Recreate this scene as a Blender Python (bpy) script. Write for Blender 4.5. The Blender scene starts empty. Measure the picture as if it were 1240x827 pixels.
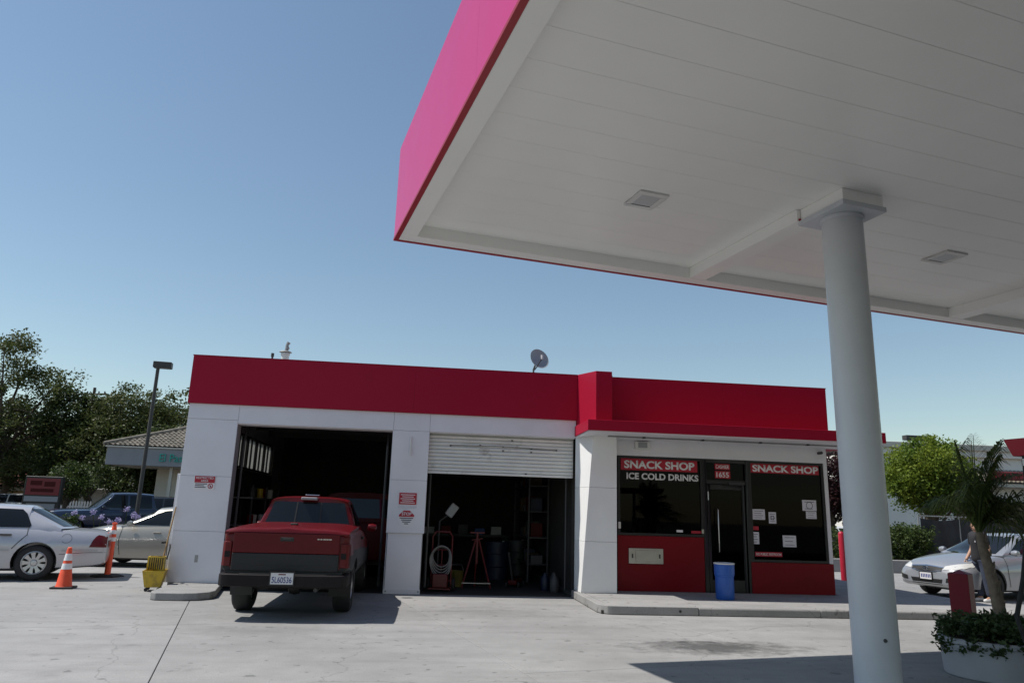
import bpy, bmesh, math, random
from mathutils import Vector, Matrix
from mathutils.bvhtree import BVHTree
from mathutils.geometry import delaunay_2d_cdt
import numpy as np
random.seed(7)
rad = math.radians
PI = math.pi
scene = bpy.context.scene
C = scene.collection

# ------------------------------------------------------------------ camera
pitch, roll, yaw = rad(13.354), rad(1.817), rad(6.359)
fwd = Vector((math.sin(yaw)*math.cos(pitch), math.cos(yaw)*math.cos(pitch), math.sin(pitch)))
rgt = Vector((math.cos(yaw), -math.sin(yaw), 0))
upv = rgt.cross(fwd)
r2 = math.cos(roll)*rgt + math.sin(roll)*upv
u2 = -math.sin(roll)*rgt + math.cos(roll)*upv
cam_d = bpy.data.cameras.new('camera')
cam_d.sensor_fit = 'HORIZONTAL'; cam_d.sensor_width = 36; cam_d.lens = 877.3/1240*36
cam_d.clip_start = 0.05; cam_d.clip_end = 2000
cam = bpy.data.objects.new('camera', cam_d); C.objects.link(cam)
cam.matrix_world = Matrix(((r2.x, u2.x, -fwd.x, 0), (r2.y, u2.y, -fwd.y, 0), (r2.z, u2.z, -fwd.z, 1.55), (0, 0, 0, 1)))
scene.camera = cam

# ------------------------------------------------------------------ sky and sun
SUN_EL, SUN_AZ = rad(59.0), rad(-84.3)          # azimuth from +Y towards +X
world = bpy.data.worlds.new('World'); scene.world = world; world.use_nodes = True
wn = world.node_tree; wn.nodes.clear()
sky = wn.nodes.new('ShaderNodeTexSky'); sky.sky_type = 'NISHITA'; sky.sun_disc = False
sky.sun_elevation = SUN_EL; sky.sun_rotation = SUN_AZ % (2*PI)
sky.air_density = 1.2; sky.dust_density = 0.35; sky.ozone_density = 1.8; sky.altitude = 20
bg = wn.nodes.new('ShaderNodeBackground'); bg.inputs['Strength'].default_value = 0.120
wo = wn.nodes.new('ShaderNodeOutputWorld')
tint = wn.nodes.new('ShaderNodeVectorMath'); tint.operation = 'MULTIPLY'; tint.inputs[1].default_value = (1.0, 1.0, .94)   # even white balance of the whole sky
wn.links.new(sky.outputs[0], tint.inputs[0]); wn.links.new(tint.outputs[0], bg.inputs[0]); wn.links.new(bg.outputs[0], wo.inputs[0])
sun_d = bpy.data.lights.new('sun', 'SUN'); sun_d.energy = 5.0; sun_d.angle = rad(0.53); sun_d.color = (1.0, 0.955, 0.89)
sun = bpy.data.objects.new('sun', sun_d); C.objects.link(sun)
sdir = Vector((math.cos(SUN_EL)*math.sin(SUN_AZ), math.cos(SUN_EL)*math.cos(SUN_AZ), math.sin(SUN_EL)))
sun.rotation_euler = sdir.to_track_quat('Z', 'Y').to_euler()
scene.view_settings.view_transform = 'Standard'; scene.view_settings.look = 'None'
scene.view_settings.exposure = 0.0; scene.view_settings.gamma = 1.0; scene.view_settings.use_curve_mapping = False
scene.render.engine = 'CYCLES'
scene.cycles.use_denoising = True
scene.cycles.max_bounces = 8; scene.cycles.diffuse_bounces = 4; scene.cycles.transparent_max_bounces = 16
scene.cycles.caustics_reflective = False; scene.cycles.caustics_refractive = False

# ------------------------------------------------------------------ materials
MATS = {}
def mat(name, col, rough=0.6, metal=0.0, spec=0.5, var=0.0, vscale=2.0, bump=0.0, bscale=40.0, coat=0.0, col2=None, c2scale=1.0, c2lo=0.5, c2hi=0.7, pos=False, rvar=0.0):
    if name in MATS: return MATS[name]
    m = bpy.data.materials.new(name); m.use_nodes = True; MATS[name] = m
    nt = m.node_tree; N = nt.nodes; L = nt.links
    b = N['Principled BSDF']
    b.inputs['Roughness'].default_value = rough; b.inputs['Metallic'].default_value = metal
    b.inputs['Specular IOR Level'].default_value = spec
    if coat: b.inputs['Coat Weight'].default_value = coat; b.inputs['Coat Roughness'].default_value = 0.06
    b.inputs['Base Color'].default_value = (*col, 1)
    if var or bump or col2 or rvar:
        if pos: src = N.new('ShaderNodeNewGeometry').outputs['Position']
        else: src = N.new('ShaderNodeTexCoord').outputs['Object']
    cur = None
    def noise(scale, detail=5, rough_=0.6):
        n = N.new('ShaderNodeTexNoise'); n.inputs['Scale'].default_value = scale; n.inputs['Detail'].default_value = detail
        n.inputs['Roughness'].default_value = rough_; L.new(src, n.inputs['Vector']); return n.outputs['Fac']
    if var:
        f = noise(vscale)
        mr = N.new('ShaderNodeMapRange'); mr.inputs['From Min'].default_value = 0.3; mr.inputs['From Max'].default_value = 0.7
        mr.inputs['To Min'].default_value = 1-var; mr.inputs['To Max'].default_value = 1+var; L.new(f, mr.inputs['Value'])
        mx = N.new('ShaderNodeVectorMath'); mx.operation = 'SCALE'; mx.inputs[0].default_value = col
        L.new(mr.outputs[0], mx.inputs['Scale']); cur = mx.outputs[0]
    if col2:
        f = noise(c2scale, 8, 0.65)
        mr = N.new('ShaderNodeMapRange'); mr.inputs['From Min'].default_value = c2lo; mr.inputs['From Max'].default_value = c2hi; L.new(f, mr.inputs['Value'])
        mc = N.new('ShaderNodeMix'); mc.data_type = 'RGBA'
        L.new(mr.outputs[0], mc.inputs[0])
        if cur: L.new(cur, mc.inputs[6])
        else: mc.inputs[6].default_value = (*col, 1)
        mc.inputs[7].default_value = (*col2, 1); cur = mc.outputs[2]
    if cur: L.new(cur, b.inputs['Base Color'])
    if rvar:
        f = noise(vscale*3)
        mr = N.new('ShaderNodeMapRange'); mr.inputs['To Min'].default_value = max(0.02, rough-rvar); mr.inputs['To Max'].default_value = min(1, rough+rvar)
        L.new(f, mr.inputs['Value']); L.new(mr.outputs[0], b.inputs['Roughness'])
    if bump:
        f = noise(bscale, 6)
        bp = N.new('ShaderNodeBump'); bp.inputs['Strength'].default_value = bump; bp.inputs['Distance'].default_value = 0.01
        L.new(f, bp.inputs['Height']); L.new(bp.outputs[0], b.inputs['Normal'])
    return m

def glass_mat(name, tint, ior=1.45, rough=0.02):
    m = bpy.data.materials.new(name); m.use_nodes = True; MATS[name] = m
    nt = m.node_tree; N = nt.nodes; L = nt.links; N.clear()
    o = N.new('ShaderNodeOutputMaterial'); t = N.new('ShaderNodeBsdfTransparent'); t.inputs[0].default_value = (*tint, 1)
    g = N.new('ShaderNodeBsdfGlossy'); g.inputs['Roughness'].default_value = rough
    fr = N.new('ShaderNodeFresnel'); fr.inputs['IOR'].default_value = ior
    mx = N.new('ShaderNodeMixShader'); L.new(fr.outputs[0], mx.inputs[0]); L.new(t.outputs[0], mx.inputs[1]); L.new(g.outputs[0], mx.inputs[2]); L.new(mx.outputs[0], o.inputs[0])
    return m

def leaf_mat(name, c1, c2, scale=1.2, trans=0.35):
    m = bpy.data.materials.new(name); m.use_nodes = True; MATS[name] = m
    nt = m.node_tree; N = nt.nodes; L = nt.links; N.clear()
    o = N.new('ShaderNodeOutputMaterial'); g = N.new('ShaderNodeNewGeometry')
    n = N.new('ShaderNodeTexNoise'); n.inputs['Scale'].default_value = scale; n.inputs['Detail'].default_value = 6; L.new(g.outputs['Position'], n.inputs['Vector'])
    mr = N.new('ShaderNodeMapRange'); mr.inputs['From Min'].default_value = .35; mr.inputs['From Max'].default_value = .65; L.new(n.outputs['Fac'], mr.inputs['Value'])
    mc = N.new('ShaderNodeMix'); mc.data_type = 'RGBA'; mc.inputs[6].default_value = (*c1, 1); mc.inputs[7].default_value = (*c2, 1); L.new(mr.outputs[0], mc.inputs[0])
    rp = N.new('ShaderNodeMapRange'); rp.inputs['To Min'].default_value = .7; rp.inputs['To Max'].default_value = 1.3; L.new(g.outputs['Random Per Island'], rp.inputs['Value'])
    sc = N.new('ShaderNodeVectorMath'); sc.operation = 'SCALE'; L.new(mc.outputs[2], sc.inputs[0]); L.new(rp.outputs[0], sc.inputs['Scale'])
    p = N.new('ShaderNodeBsdfPrincipled'); p.inputs['Roughness'].default_value = .55; p.inputs['Specular IOR Level'].default_value = .3
    t = N.new('ShaderNodeBsdfTranslucent'); L.new(sc.outputs[0], p.inputs['Base Color']); L.new(sc.outputs[0], t.inputs[0])
    mx = N.new('ShaderNodeMixShader'); mx.inputs[0].default_value = trans; L.new(p.outputs[0], mx.inputs[1]); L.new(t.outputs[0], mx.inputs[2]); L.new(mx.outputs[0], o.inputs[0])
    return m

def concrete_mat(name, base, stains=()):
    m = bpy.data.materials.new(name); m.use_nodes = True; MATS[name] = m
    nt = m.node_tree; N = nt.nodes; L = nt.links; b = N['Principled BSDF']
    b.inputs['Roughness'].default_value = .85; b.inputs['Specular IOR Level'].default_value = .25
    g = N.new('ShaderNodeNewGeometry'); P = g.outputs['Position']; oi = N.new('ShaderNodeObjectInfo')
    def noise(scale, det=6, ro=.6, vec=P, dist=0):
        n = N.new('ShaderNodeTexNoise'); n.inputs['Scale'].default_value = scale; n.inputs['Detail'].default_value = det; n.inputs['Roughness'].default_value = ro; n.inputs['Distortion'].default_value = dist
        L.new(vec, n.inputs['Vector']); return n.outputs['Fac']
    def rng(v, a, bb, c, d):
        r = N.new('ShaderNodeMapRange'); r.inputs['From Min'].default_value = a; r.inputs['From Max'].default_value = bb; r.inputs['To Min'].default_value = c; r.inputs['To Max'].default_value = d; L.new(v, r.inputs['Value']); return r.outputs[0]
    def mul(a, bb):
        x = N.new('ShaderNodeMath'); x.operation = 'MULTIPLY'; L.new(a, x.inputs[0]); L.new(bb, x.inputs[1]); return x.outputs[0]
    v = rng(noise(.35, 5), .3, .7, .84, 1.12)
    v = mul(v, rng(noise(2.3, 7, .7), .3, .7, .9, 1.08))
    v = mul(v, rng(noise(60, 3), .25, .75, .86, 1.12))
    v = mul(v, rng(oi.outputs['Random'], 0, 1, .95, 1.05))
    # stretched drag marks from tyres along the drive lanes
    mp = N.new('ShaderNodeMapping'); mp.inputs['Scale'].default_value = (.35, 3.2, 1); mp.inputs['Rotation'].default_value = (0, 0, .12); L.new(P, mp.inputs['Vector'])
    v = mul(v, rng(noise(1.0, 6, .6, mp.outputs[0]), .48, .72, 1.0, .86))
    # small dark drips
    v = mul(v, rng(noise(5.5, 2, .5), .66, .72, 1.0, .62))
    v = mul(v, rng(noise(1.7, 3, .5), .66, .78, 1.0, .72))
    v = mul(v, rng(noise(14, 2, .5), .70, .76, 1.0, .6))
    # hairline cracks
    vo = N.new('ShaderNodeTexVoronoi'); vo.feature = 'DISTANCE_TO_EDGE'; vo.inputs['Scale'].default_value = .22
    wv = N.new('ShaderNodeVectorMath'); wv.operation = 'MULTIPLY_ADD'; nn_ = N.new('ShaderNodeTexNoise'); nn_.inputs['Scale'].default_value = 1.3; nn_.inputs['Detail'].default_value = 6; L.new(P, nn_.inputs['Vector'])
    L.new(nn_.outputs['Color'], wv.inputs[0]); wv.inputs[1].default_value = (.9, .9, 0); L.new(P, wv.inputs[2]); L.new(wv.outputs[0], vo.inputs['Vector'])
    v = mul(v, rng(vo.outputs['Distance'], .0, .0022, .72, 1.0))
    for (sx, sy, rx, ry, dark) in stains:
        mp = N.new('ShaderNodeMapping'); mp.vector_type = 'POINT'; mp.inputs['Location'].default_value = (-sx/rx, -sy/ry, 0); mp.inputs['Scale'].default_value = (1/rx, 1/ry, 0); L.new(P, mp.inputs['Vector'])
        ln = N.new('ShaderNodeVectorMath'); ln.operation = 'LENGTH'; L.new(mp.outputs[0], ln.inputs[0])
        ad = N.new('ShaderNodeMath'); ad.operation = 'ADD'; L.new(ln.outputs['Value'], ad.inputs[0]); L.new(rng(noise(4, 6, .7), .3, .7, -.45, .45), ad.inputs[1])
        v = mul(v, rng(ad.outputs[0], .25, 1.05, dark, 1.0))
    sc = N.new('ShaderNodeVectorMath'); sc.operation = 'SCALE'; sc.inputs[0].default_value = base; L.new(v, sc.inputs['Scale']); L.new(sc.outputs[0], b.inputs['Base Color'])
    bp = N.new('ShaderNodeBump'); bp.inputs['Strength'].default_value = .35; bp.inputs['Distance'].default_value = .004; L.new(noise(90, 5), bp.inputs['Height']); L.new(bp.outputs[0], b.inputs['Normal'])
    return m

concrete_mat('concrete', (.285, .282, .277), stains=((3.75, 9.35, 1.3, .6, .33), (3.6, 9.75, .5, .09, .45), (-1.9, 10.2, 1.2, .7, .85), (1.3, 12.2, 1.5, .8, .84), (6.3, 11.2, 1.3, .5, .87), (-7.3, 12.0, .6, .3, .8)))
concrete_mat('kerb_concrete', (.29, .286, .28))
mat('joint_dirt', (.07, .065, .06), .95)
mat('asphalt', (.065, .065, .066), .9, var=.2, vscale=.6, bump=.4, bscale=120, pos=True)
mat('white_wall', (.76, .755, .78), .5, var=.05, vscale=1.3, col2=(.40, .385, .38), c2scale=1.8, c2lo=.66, c2hi=.85, bump=.05, bscale=30, pos=True)
mat('pier_bounce_white', (.82, .82, .81), .5, var=.04, vscale=1.5, bump=.05, bscale=30, pos=True)  # wall white made lighter: bounce from the sunlit pavement put into the colour
mat('joint', (.34, .34, .35), .8)
mat('red_fascia', (.36, .005, .030), .5, spec=.2, var=.03, vscale=.8, pos=True, rvar=.06)
mat('red_panel', (.19, .003, .009), .45, spec=.2, var=.06, vscale=1.5, pos=True)
mat('pink_fascia', (.58, .020, .165), .30, spec=.45, var=.03, vscale=.6, rvar=.05)
mat('canopy_trim_red', (.33, .01, .02), .4)
mat('canopy_white', (.92, .92, .89), .32, spec=.5, var=.03, vscale=.7, rvar=.08)
mat('column_paint', (.56, .59, .63), .38, var=.05, vscale=1.6, rvar=.08, col2=(.36, .38, .40), c2scale=2.2, c2lo=.64, c2hi=.8)
mat('black_frame', (.012, .012, .013), .4)
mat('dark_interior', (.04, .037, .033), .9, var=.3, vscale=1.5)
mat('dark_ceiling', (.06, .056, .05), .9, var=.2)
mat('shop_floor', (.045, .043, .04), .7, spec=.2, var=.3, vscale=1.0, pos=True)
mat('roof_grey', (.30, .29, .28), .9, var=.15)
mat('door_slat', (.74, .74, .70), .5, var=.07, vscale=2.0, col2=(.35, .33, .30), c2scale=3.0, c2lo=.62, c2hi=.8, pos=True)
mat('stainless', (.48, .46, .42), .35, metal=.9, var=.1, vscale=6)
mat('steel', (.45, .45, .45), .35, metal=.9)
mat('dark_metal', (.05, .05, .052), .5, metal=.3)
mat('white_vinyl', (.80, .78, .78), .5)
mat('red_vinyl', (.42, .01, .03), .45)
mat('black_vinyl', (.01, .01, .01), .4)
mat('paper', (.66, .66, .70), .8, var=.05, vscale=8)
mat('ink', (.06, .06, .08), .7)
mat('blue_plastic', (.02, .10, .42), .42, var=.08, vscale=5)
mat('white_plastic', (.7, .7, .68), .45)
mat('cone_orange', (.80, .09, .03), .55, var=.08, vscale=6)
mat('reflective_white', (.78, .78, .78), .45, var=.06, vscale=8)
mat('rubber', (.018, .018, .018), .8, var=.2, vscale=10)
mat('tyre_rubber', (.02, .02, .021), .75, var=.15, vscale=8)
mat('bucket_yellow', (.55, .38, .03), .5, col2=(.20, .13, .05), c2scale=7, c2lo=.48, c2hi=.75)
mat('wood', (.45, .28, .12), .6, var=.2, vscale=8)
mat('truck_red', (.105, .002, .005), .34, spec=.25, coat=.15, var=.05, vscale=1.5)
mat('truck_grey', (.028, .029, .031), .45, spec=.25, var=.06, vscale=2)
mat('truck_bumper', (.014, .011, .012), .6, spec=.2, var=.12, vscale=4)
mat('silver_paint', (.47, .47, .50), .30, metal=.35, coat=.8)
mat('silver_paint_cool', (.36, .375, .40), .28, metal=.4, coat=.8)
mat('beige_paint', (.34, .32, .28), .32, metal=.3, coat=.7)
mat('blue_paint', (.012, .022, .055), .25, coat=.9)
mat('black_paint', (.012, .012, .014), .25, coat=.9)
mat('orange_paint', (.55, .10, .03), .3, coat=.8)
mat('white_paint', (.70, .70, .70), .3, coat=.8)
mat('van_red', (.07, .003, .004), .5, spec=.2)
mat('car_glass', (.010, .012, .014), .04, spec=.4)
mat('car_trim', (.016, .016, .016), .55)
mat('chrome', (.65, .65, .66), .15, metal=1.0)
mat('alloy', (.50, .50, .51), .32, metal=.8)
mat('tail_red', (.11, .002, .005), .3, spec=.3, coat=.2)
mat('lamp_clear', (.62, .62, .60), .1, coat=1.0)
mat('amber', (.6, .2, .02), .2, coat=1.0)
mat('plate_white', (.68, .68, .70), .5)
mat('plate_blue', (.03, .05, .22), .5)
mat('stucco_grey', (.33, .33, .34), .9, var=.06, vscale=1.2, bump=.2, bscale=25)
mat('stucco_cream', (.62, .57, .48), .9, var=.06, vscale=1.2, bump=.2, bscale=25)
mat('stucco_tan', (.80, .76, .69), .9, var=.05, vscale=1.0, bump=.2, bscale=25)
mat('tile', (.22, .195, .16), .85, var=.4, vscale=3.0)
mat('shingle_red', (.28, .10, .07), .9, var=.2, vscale=3)
mat('shingle_grey', (.20, .19, .18), .9, var=.2, vscale=3)
mat('green_sign', (.03, .42, .33), .5)
mat('sign_red', (.20, .010, .016), .45, var=.1, vscale=4)
mat('pole_bronze', (.05, .045, .042), .5)
mat('bark', (.10, .075, .055), .95, var=.3, vscale=8, bump=.6, bscale=20)
mat('palm_bark', (.20, .16, .12), .95, var=.35, vscale=14, bump=.9, bscale=18)
mat('soil', (.06, .045, .035), .95)
mat('pot', (.36, .38, .41), .75, var=.06, vscale=2.0, col2=(.40, .40, .40), c2scale=3.5, c2lo=.6, c2hi=.8, bump=.15, bscale=40)
mat('pail_yellow', (.12, .10, .015), .6, var=.3, vscale=6)
mat('lens_pale', (.52, .54, .55), .35)
mat('carton_brown', (.09, .06, .035), .9, var=.2, vscale=6)
mat('drum_blue', (.006, .012, .035), .5, var=.2, vscale=4)
mat('jug_dull', (.07, .07, .07), .6)
mat('screen_fabric', (.03, .03, .032), .9, var=.25, vscale=2)
mat('galv', (.32, .32, .32), .5, metal=.6)
mat('skin', (.42, .24, .16), .55)
mat('hair', (.012, .01, .009), .6)
mat('shirt', (.018, .018, .022), .85)
mat('jeans', (.035, .045, .075), .9, var=.2, vscale=12)
mat('shoe', (.7, .7, .7), .6)
mat('hand_truck_red', (.10, .006, .008), .45)
mat('hose_white', (.24, .24, .23), .5)
mat('frosted', (.55, .55, .53), .7)
mat('lens_grey', (.30, .32, .33), .35)
mat('shaded_post_red', (.17, .006, .018), .5, spec=.3, var=.06, vscale=3)  # bollard red darkened, canopy shade put into the square post's colour
mat('bollard_red', (.42, .012, .035), .4, var=.06, vscale=3)
leaf_mat('leaf_olive', (.055, .075, .02), (.11, .125, .042), .8)
leaf_mat('leaf_dark', (.038, .058, .017), (.075, .10, .03), .8)
leaf_mat('leaf_bright', (.10, .16, .02), (.24, .29, .035), 1.1, .4)
leaf_mat('leaf_hedge', (0.036, 0.0648, 0.0144), (0.072, 0.1008, 0.0252), 2.0)
leaf_mat('leaf_plum', (.03, .012, .014), (.06, .022, .022), 1.0)
leaf_mat('leaf_palm', (.055, .09, .025), (.12, .155, .045), 3.0)
leaf_mat('leaf_cover', (.03, .055, .02), (.065, .10, .035), 6.0)
leaf_mat('petal_lilac', (.35, .30, .55), (.55, .50, .70), 8.0)
leaf_mat('petal_red', (.5, .04, .02), (.65, .12, .05), 8.0)
glass_mat('shop_glass', (.16, .17, .18), 1.19)
# frosted window panes let daylight through
def frosted():
    m = MATS['frosted']; nt = m.node_tree; N = nt.nodes; L = nt.links
    t = N.new('ShaderNodeBsdfTranslucent'); t.inputs[0].default_value = (.5, .5, .48, 1)
    mx = N.new('ShaderNodeMixShader'); mx.inputs[0].default_value = .75
    L.new(N['Principled BSDF'].outputs[0], mx.inputs[1]); L.new(t.outputs[0], mx.inputs[2]); L.new(mx.outputs[0], N['Material Output'].inputs[0])
frosted()

# ------------------------------------------------------------------ mesh helpers
class MB:
    def __init__(s): s.v = []; s.f = []; s.mi = []; s.cur = 0
    def add(s, vs, fs):
        o = len(s.v); s.v += [tuple(v) for v in vs]
        for f in fs: s.f.append(tuple(i+o for i in f)); s.mi.append(s.cur)
        return s
    def box(s, x0, x1, y0, y1, z0, z1):
        return s.add([(x0,y0,z0),(x1,y0,z0),(x1,y1,z0),(x0,y1,z0),(x0,y0,z1),(x1,y0,z1),(x1,y1,z1),(x0,y1,z1)],
                     [(0,3,2,1),(4,5,6,7),(0,1,5,4),(1,2,6,5),(2,3,7,6),(3,0,4,7)])
    def prism(s, poly, a0, a1, axis='z'):
        n = len(poly)
        def p(q, a): return {'z': (q[0], q[1], a), 'y': (q[0], a, q[1]), 'x': (a, q[0], q[1])}[axis]
        vs = [p(q, a0) for q in poly]+[p(q, a1) for q in poly]
        fs = [tuple(range(n-1, -1, -1)), tuple(range(n, 2*n))]+[(i, (i+1) % n, n+(i+1) % n, n+i) for i in range(n)]
        return s.add(vs, fs)
    def tube(s, path, r, n=8, cap=True):
        path = [Vector(p) for p in path]; k = len(path)
        rs = r if isinstance(r, (list, tuple)) else [r]*k
        ref = None; vs = []
        for i, p in enumerate(path):
            t = (path[min(i+1, k-1)]-path[max(i-1, 0)]).normalized()
            if ref is None: ref = Vector((1, 0, 0)) if abs(t.x) < .8 else Vector((0, 1, 0))
            a = t.cross(ref).normalized(); b = t.cross(a); ref = a.cross(t)
            for j in range(n):
                an = 2*PI*j/n; vs.append(p+(a*math.cos(an)+b*math.sin(an))*rs[i])
        fs = [(i*n+j, i*n+(j+1) % n, (i+1)*n+(j+1) % n, (i+1)*n+j) for i in range(k-1) for j in range(n)]
        if cap: fs += [tuple(range(n-1, -1, -1)), tuple((k-1)*n+j for j in range(n))]
        return s.add(vs, fs)
    def lathe(s, prof, n=24, c=(0, 0, 0), axis='z', closed=False):
        vs = []
        for (r, h) in prof:
            for j in range(n):
                a = 2*PI*j/n; x, y = r*math.cos(a), r*math.sin(a)
                q = {'z': (x, y, h), 'y': (x, h, y), 'x': (h, x, y)}[axis]
                vs.append((q[0]+c[0], q[1]+c[1], q[2]+c[2]))
        k = len(prof)
        fs = [(i*n+j, i*n+(j+1) % n, (i+1)*n+(j+1) % n, (i+1)*n+j) for i in range(k-1) for j in range(n)]
        if closed: fs += [((k-1)*n+j, (k-1)*n+(j+1) % n, (j+1) % n, j) for j in range(n)]
        else:
            if prof[0][0] > 1e-4: fs.append(tuple(range(n-1, -1, -1)))
            if prof[-1][0] > 1e-4: fs.append(tuple((k-1)*n+j for j in range(n)))
        return s.add(vs, fs)
    def mesh(s, name, mats, bev=0, smooth=None, recalc=True, seg=2):
        bm = bmesh.new(); bv = [bm.verts.new(v) for v in s.v]
        for f, mi in zip(s.f, s.mi):
            try:
                ff = bm.faces.new([bv[i] for i in f]); ff.material_index = mi
            except ValueError: pass
        if recalc:
            bmesh.ops.remove_doubles(bm, verts=bm.verts, dist=1e-5)
            bmesh.ops.recalc_face_normals(bm, faces=bm.faces)
        if bev:
            es = [e for e in bm.edges if len(e.link_faces) == 2 and e.calc_face_angle(0) > .5]
            bmesh.ops.bevel(bm, geom=es, offset=bev, segments=seg, affect='EDGES', profile=.5, clamp_overlap=True)
        me = bpy.data.meshes.new(name); bm.to_mesh(me); bm.free()
        for m in (mats if isinstance(mats, (list, tuple)) else [mats]): me.materials.append(MATS[m])
        if smooth:
            me.shade_smooth(); me.set_sharp_from_angle(angle=rad(smooth))
        return me
    def build(s, name, mats, parent=None, bev=0, smooth=None, loc=None, recalc=True, seg=2):
        me = s.mesh(name, mats, bev, smooth if smooth else (50 if bev else None), recalc, seg)
        o = link(name, me, parent, loc)
        if bev:
            wn_ = o.modifiers.new('weighted_normal', 'WEIGHTED_NORMAL'); wn_.keep_sharp = True; wn_.weight = 100
        return o
def link(name, me, parent=None, loc=None, rot=None):
    o = bpy.data.objects.new(name, me); C.objects.link(o)
    if parent: o.parent = parent
    if loc: o.location = loc
    if rot: o.rotation_euler = rot
    return o
def tag(o, label, cat, group=None, kind=None):
    o['label'] = label; o['category'] = cat
    if group: o['group'] = group
    if kind: o['kind'] = kind
    return o
def struct(o): o['kind'] = 'structure'; return o
def thing(name, label, cat, loc=(0, 0, 0), rz=0, group=None):
    o = bpy.data.objects.new(name, None); C.objects.link(o); o.location = loc; o.rotation_euler = (0, 0, rz); o.empty_display_size = .2
    return tag(o, label, cat, group)
def children(o): return [c for c in C.objects if c.parent == o]
def copy_tree(o, parent=None):
    c = o.copy(); C.objects.link(c); c.parent = parent
    for ch in children(o): copy_tree(ch, c)
    return c
def box(name, m, parent, x0, x1, y0, y1, z0, z1, bev=0):
    return MB().box(x0, x1, y0, y1, z0, z1).build(name, m, parent, bev)
def text(name, s, m, parent, x0, x1, z0, z1, y, bold=.0, extrude=.002, face='-y'):
    """lettering fitted into a rectangle of the XZ plane"""
    cu = bpy.data.curves.new(name, 'FONT'); cu.body = s; cu.offset = bold; cu.extrude = 0; cu.resolution_u = 4
    ob = bpy.data.objects.new(name, cu); me = bpy.data.meshes.new_from_object(ob)
    bpy.data.objects.remove(ob); bpy.data.curves.remove(cu)
    n = len(me.vertices); co = np.empty(n*3); me.vertices.foreach_get('co', co); co = co.reshape(-1, 3)
    lo, hi = co.min(0), co.max(0)
    out = np.zeros_like(co)
    out[:, 0] = x0+(co[:, 0]-lo[0])/(hi[0]-lo[0])*(x1-x0); out[:, 2] = z0+(co[:, 1]-lo[1])/(hi[1]-lo[1])*(z1-z0); out[:, 1] = y
    me.vertices.foreach_set('co', out.ravel()); me.materials.clear(); me.materials.append(MATS[m])
    bm = bmesh.new(); bm.from_mesh(me)
    if extrude:
        g = bmesh.ops.extrude_face_region(bm, geom=list(bm.faces))
        bmesh.ops.translate(bm, verts=[v for v in g['geom'] if isinstance(v, bmesh.types.BMVert)], vec=(0, -extrude, 0))
    bm.to_mesh(me); bm.free(); me.name = name
    return link(name, me, parent)

# ------------------------------------------------------------------ ground
g = MB(); g.add([(-400, -300, -.035), (400, -300, -.035), (400, 500, -.035), (-400, 500, -.035)], [(0, 1, 2, 3)])
struct(g.build('ground', 'asphalt'))
GA = rad(13.5); ge1 = Vector((math.cos(GA), math.sin(GA), 0)); ge2 = Vector((-math.sin(GA), math.cos(GA), 0))
fc = MB(); fc.add([(-28, -1, -.02), (27, -1, -.02), (30, 25, -.02), (-27, 25, -.02)], [(0, 1, 2, 3)])
forecourt = struct(fc.build('forecourt', 'joint_dirt'))
SW, SD, GAP = 3.45, 4.6, .0045
slab_me = MB().box(GAP, SW-GAP, GAP, SD-GAP, -.02, 0).mesh('slab', 'concrete', bev=.004, seg=1)
o0 = Vector((-3.12, 10.55, 0))
for i in range(-8, 9):
    for j in range(-5, 4):
        p = o0+ge1*(i*SW)+ge2*(j*SD+(.9 if i > 0 else 0))
        c = p+ge1*SW/2+ge2*SD/2
        if -29 < c.x < 29 and .5 < c.y < 25:
            link('slab', slab_me, forecourt, p, (0, 0, GA))

# pavement in front of the snack shop: kerb pieces and top slabs
walk = struct(MB().box(2.99, 10.85, 12.32, 19.5, 0, .06).build('sidewalk', 'joint_dirt'))
KX = [2.95, 4.62, 6.75, 8.8, 10.9]
for a, b in zip(KX[:-1], KX[1:]):
    poly = [(12.24, .004), (12.24, .115), (12.27, .14), (12.42, .14), (12.42, .004)]
    x0 = a+.004; x1 = b-.004
    if a == 2.95:
        k = MB().prism([(3.2, 12.24), (b-.004, 12.24), (b-.004, 12.42), (3.13, 12.42), (3.11, 12.6), (3.11, 14.64), (2.95, 14.64), (2.95, 12.5), (2.99, 12.36), (3.08, 12.27)], .004, .14)
    else: k = MB().prism([(p[0], p[1]) for p in poly], x0, x1, 'x')
    k.build('kerb_stone', 'kerb_concrete', walk, bev=.015)
for (a, b, y0, y1) in ((3.11, 5.3, 12.42, 14.7), (5.3, 7.2, 12.42, 14.7), (7.2, 9.1, 12.42, 14.7), (9.1, 10.9, 12.42, 14.7), (8.55, 10.9, 14.7, 19.5)):
    box('paving_slab', 'kerb_concrete', walk, a+.003, b-.003, y0+.003, y1-.003, .06, .138)
MB().lathe([(.022, 0), (.022, .01)], 12, (4.3, 12.235, .07), 'y').build('drain_hole', 'black_frame', walk)

# kerb under the left pier
kp = [(-4.5, 14.72), (-4.42, 13.3), (-4.36, 13.1), (-4.26, 13.02), (-3.85, 13.02), (-3.62, 13.1), (-3.47, 13.28), (-3.44, 13.5), (-3.66, 14.72)]
kb = struct(MB().prism(kp, 0, .125).build('kerb', 'kerb_concrete', None, bev=.02))

# ------------------------------------------------------------------ service station building
Y0 = 14.68
st = thing('service_station', 'low white garage and snack shop with a red roof band', 'building', (0, Y0, 0))
W = 'white_wall'
def b(name, m, x0, x1, y0, y1, z0, z1, bev=0, parent=st): return box(name, m, parent, x0, x1, y0, y1, z0, z1, bev)
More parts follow.
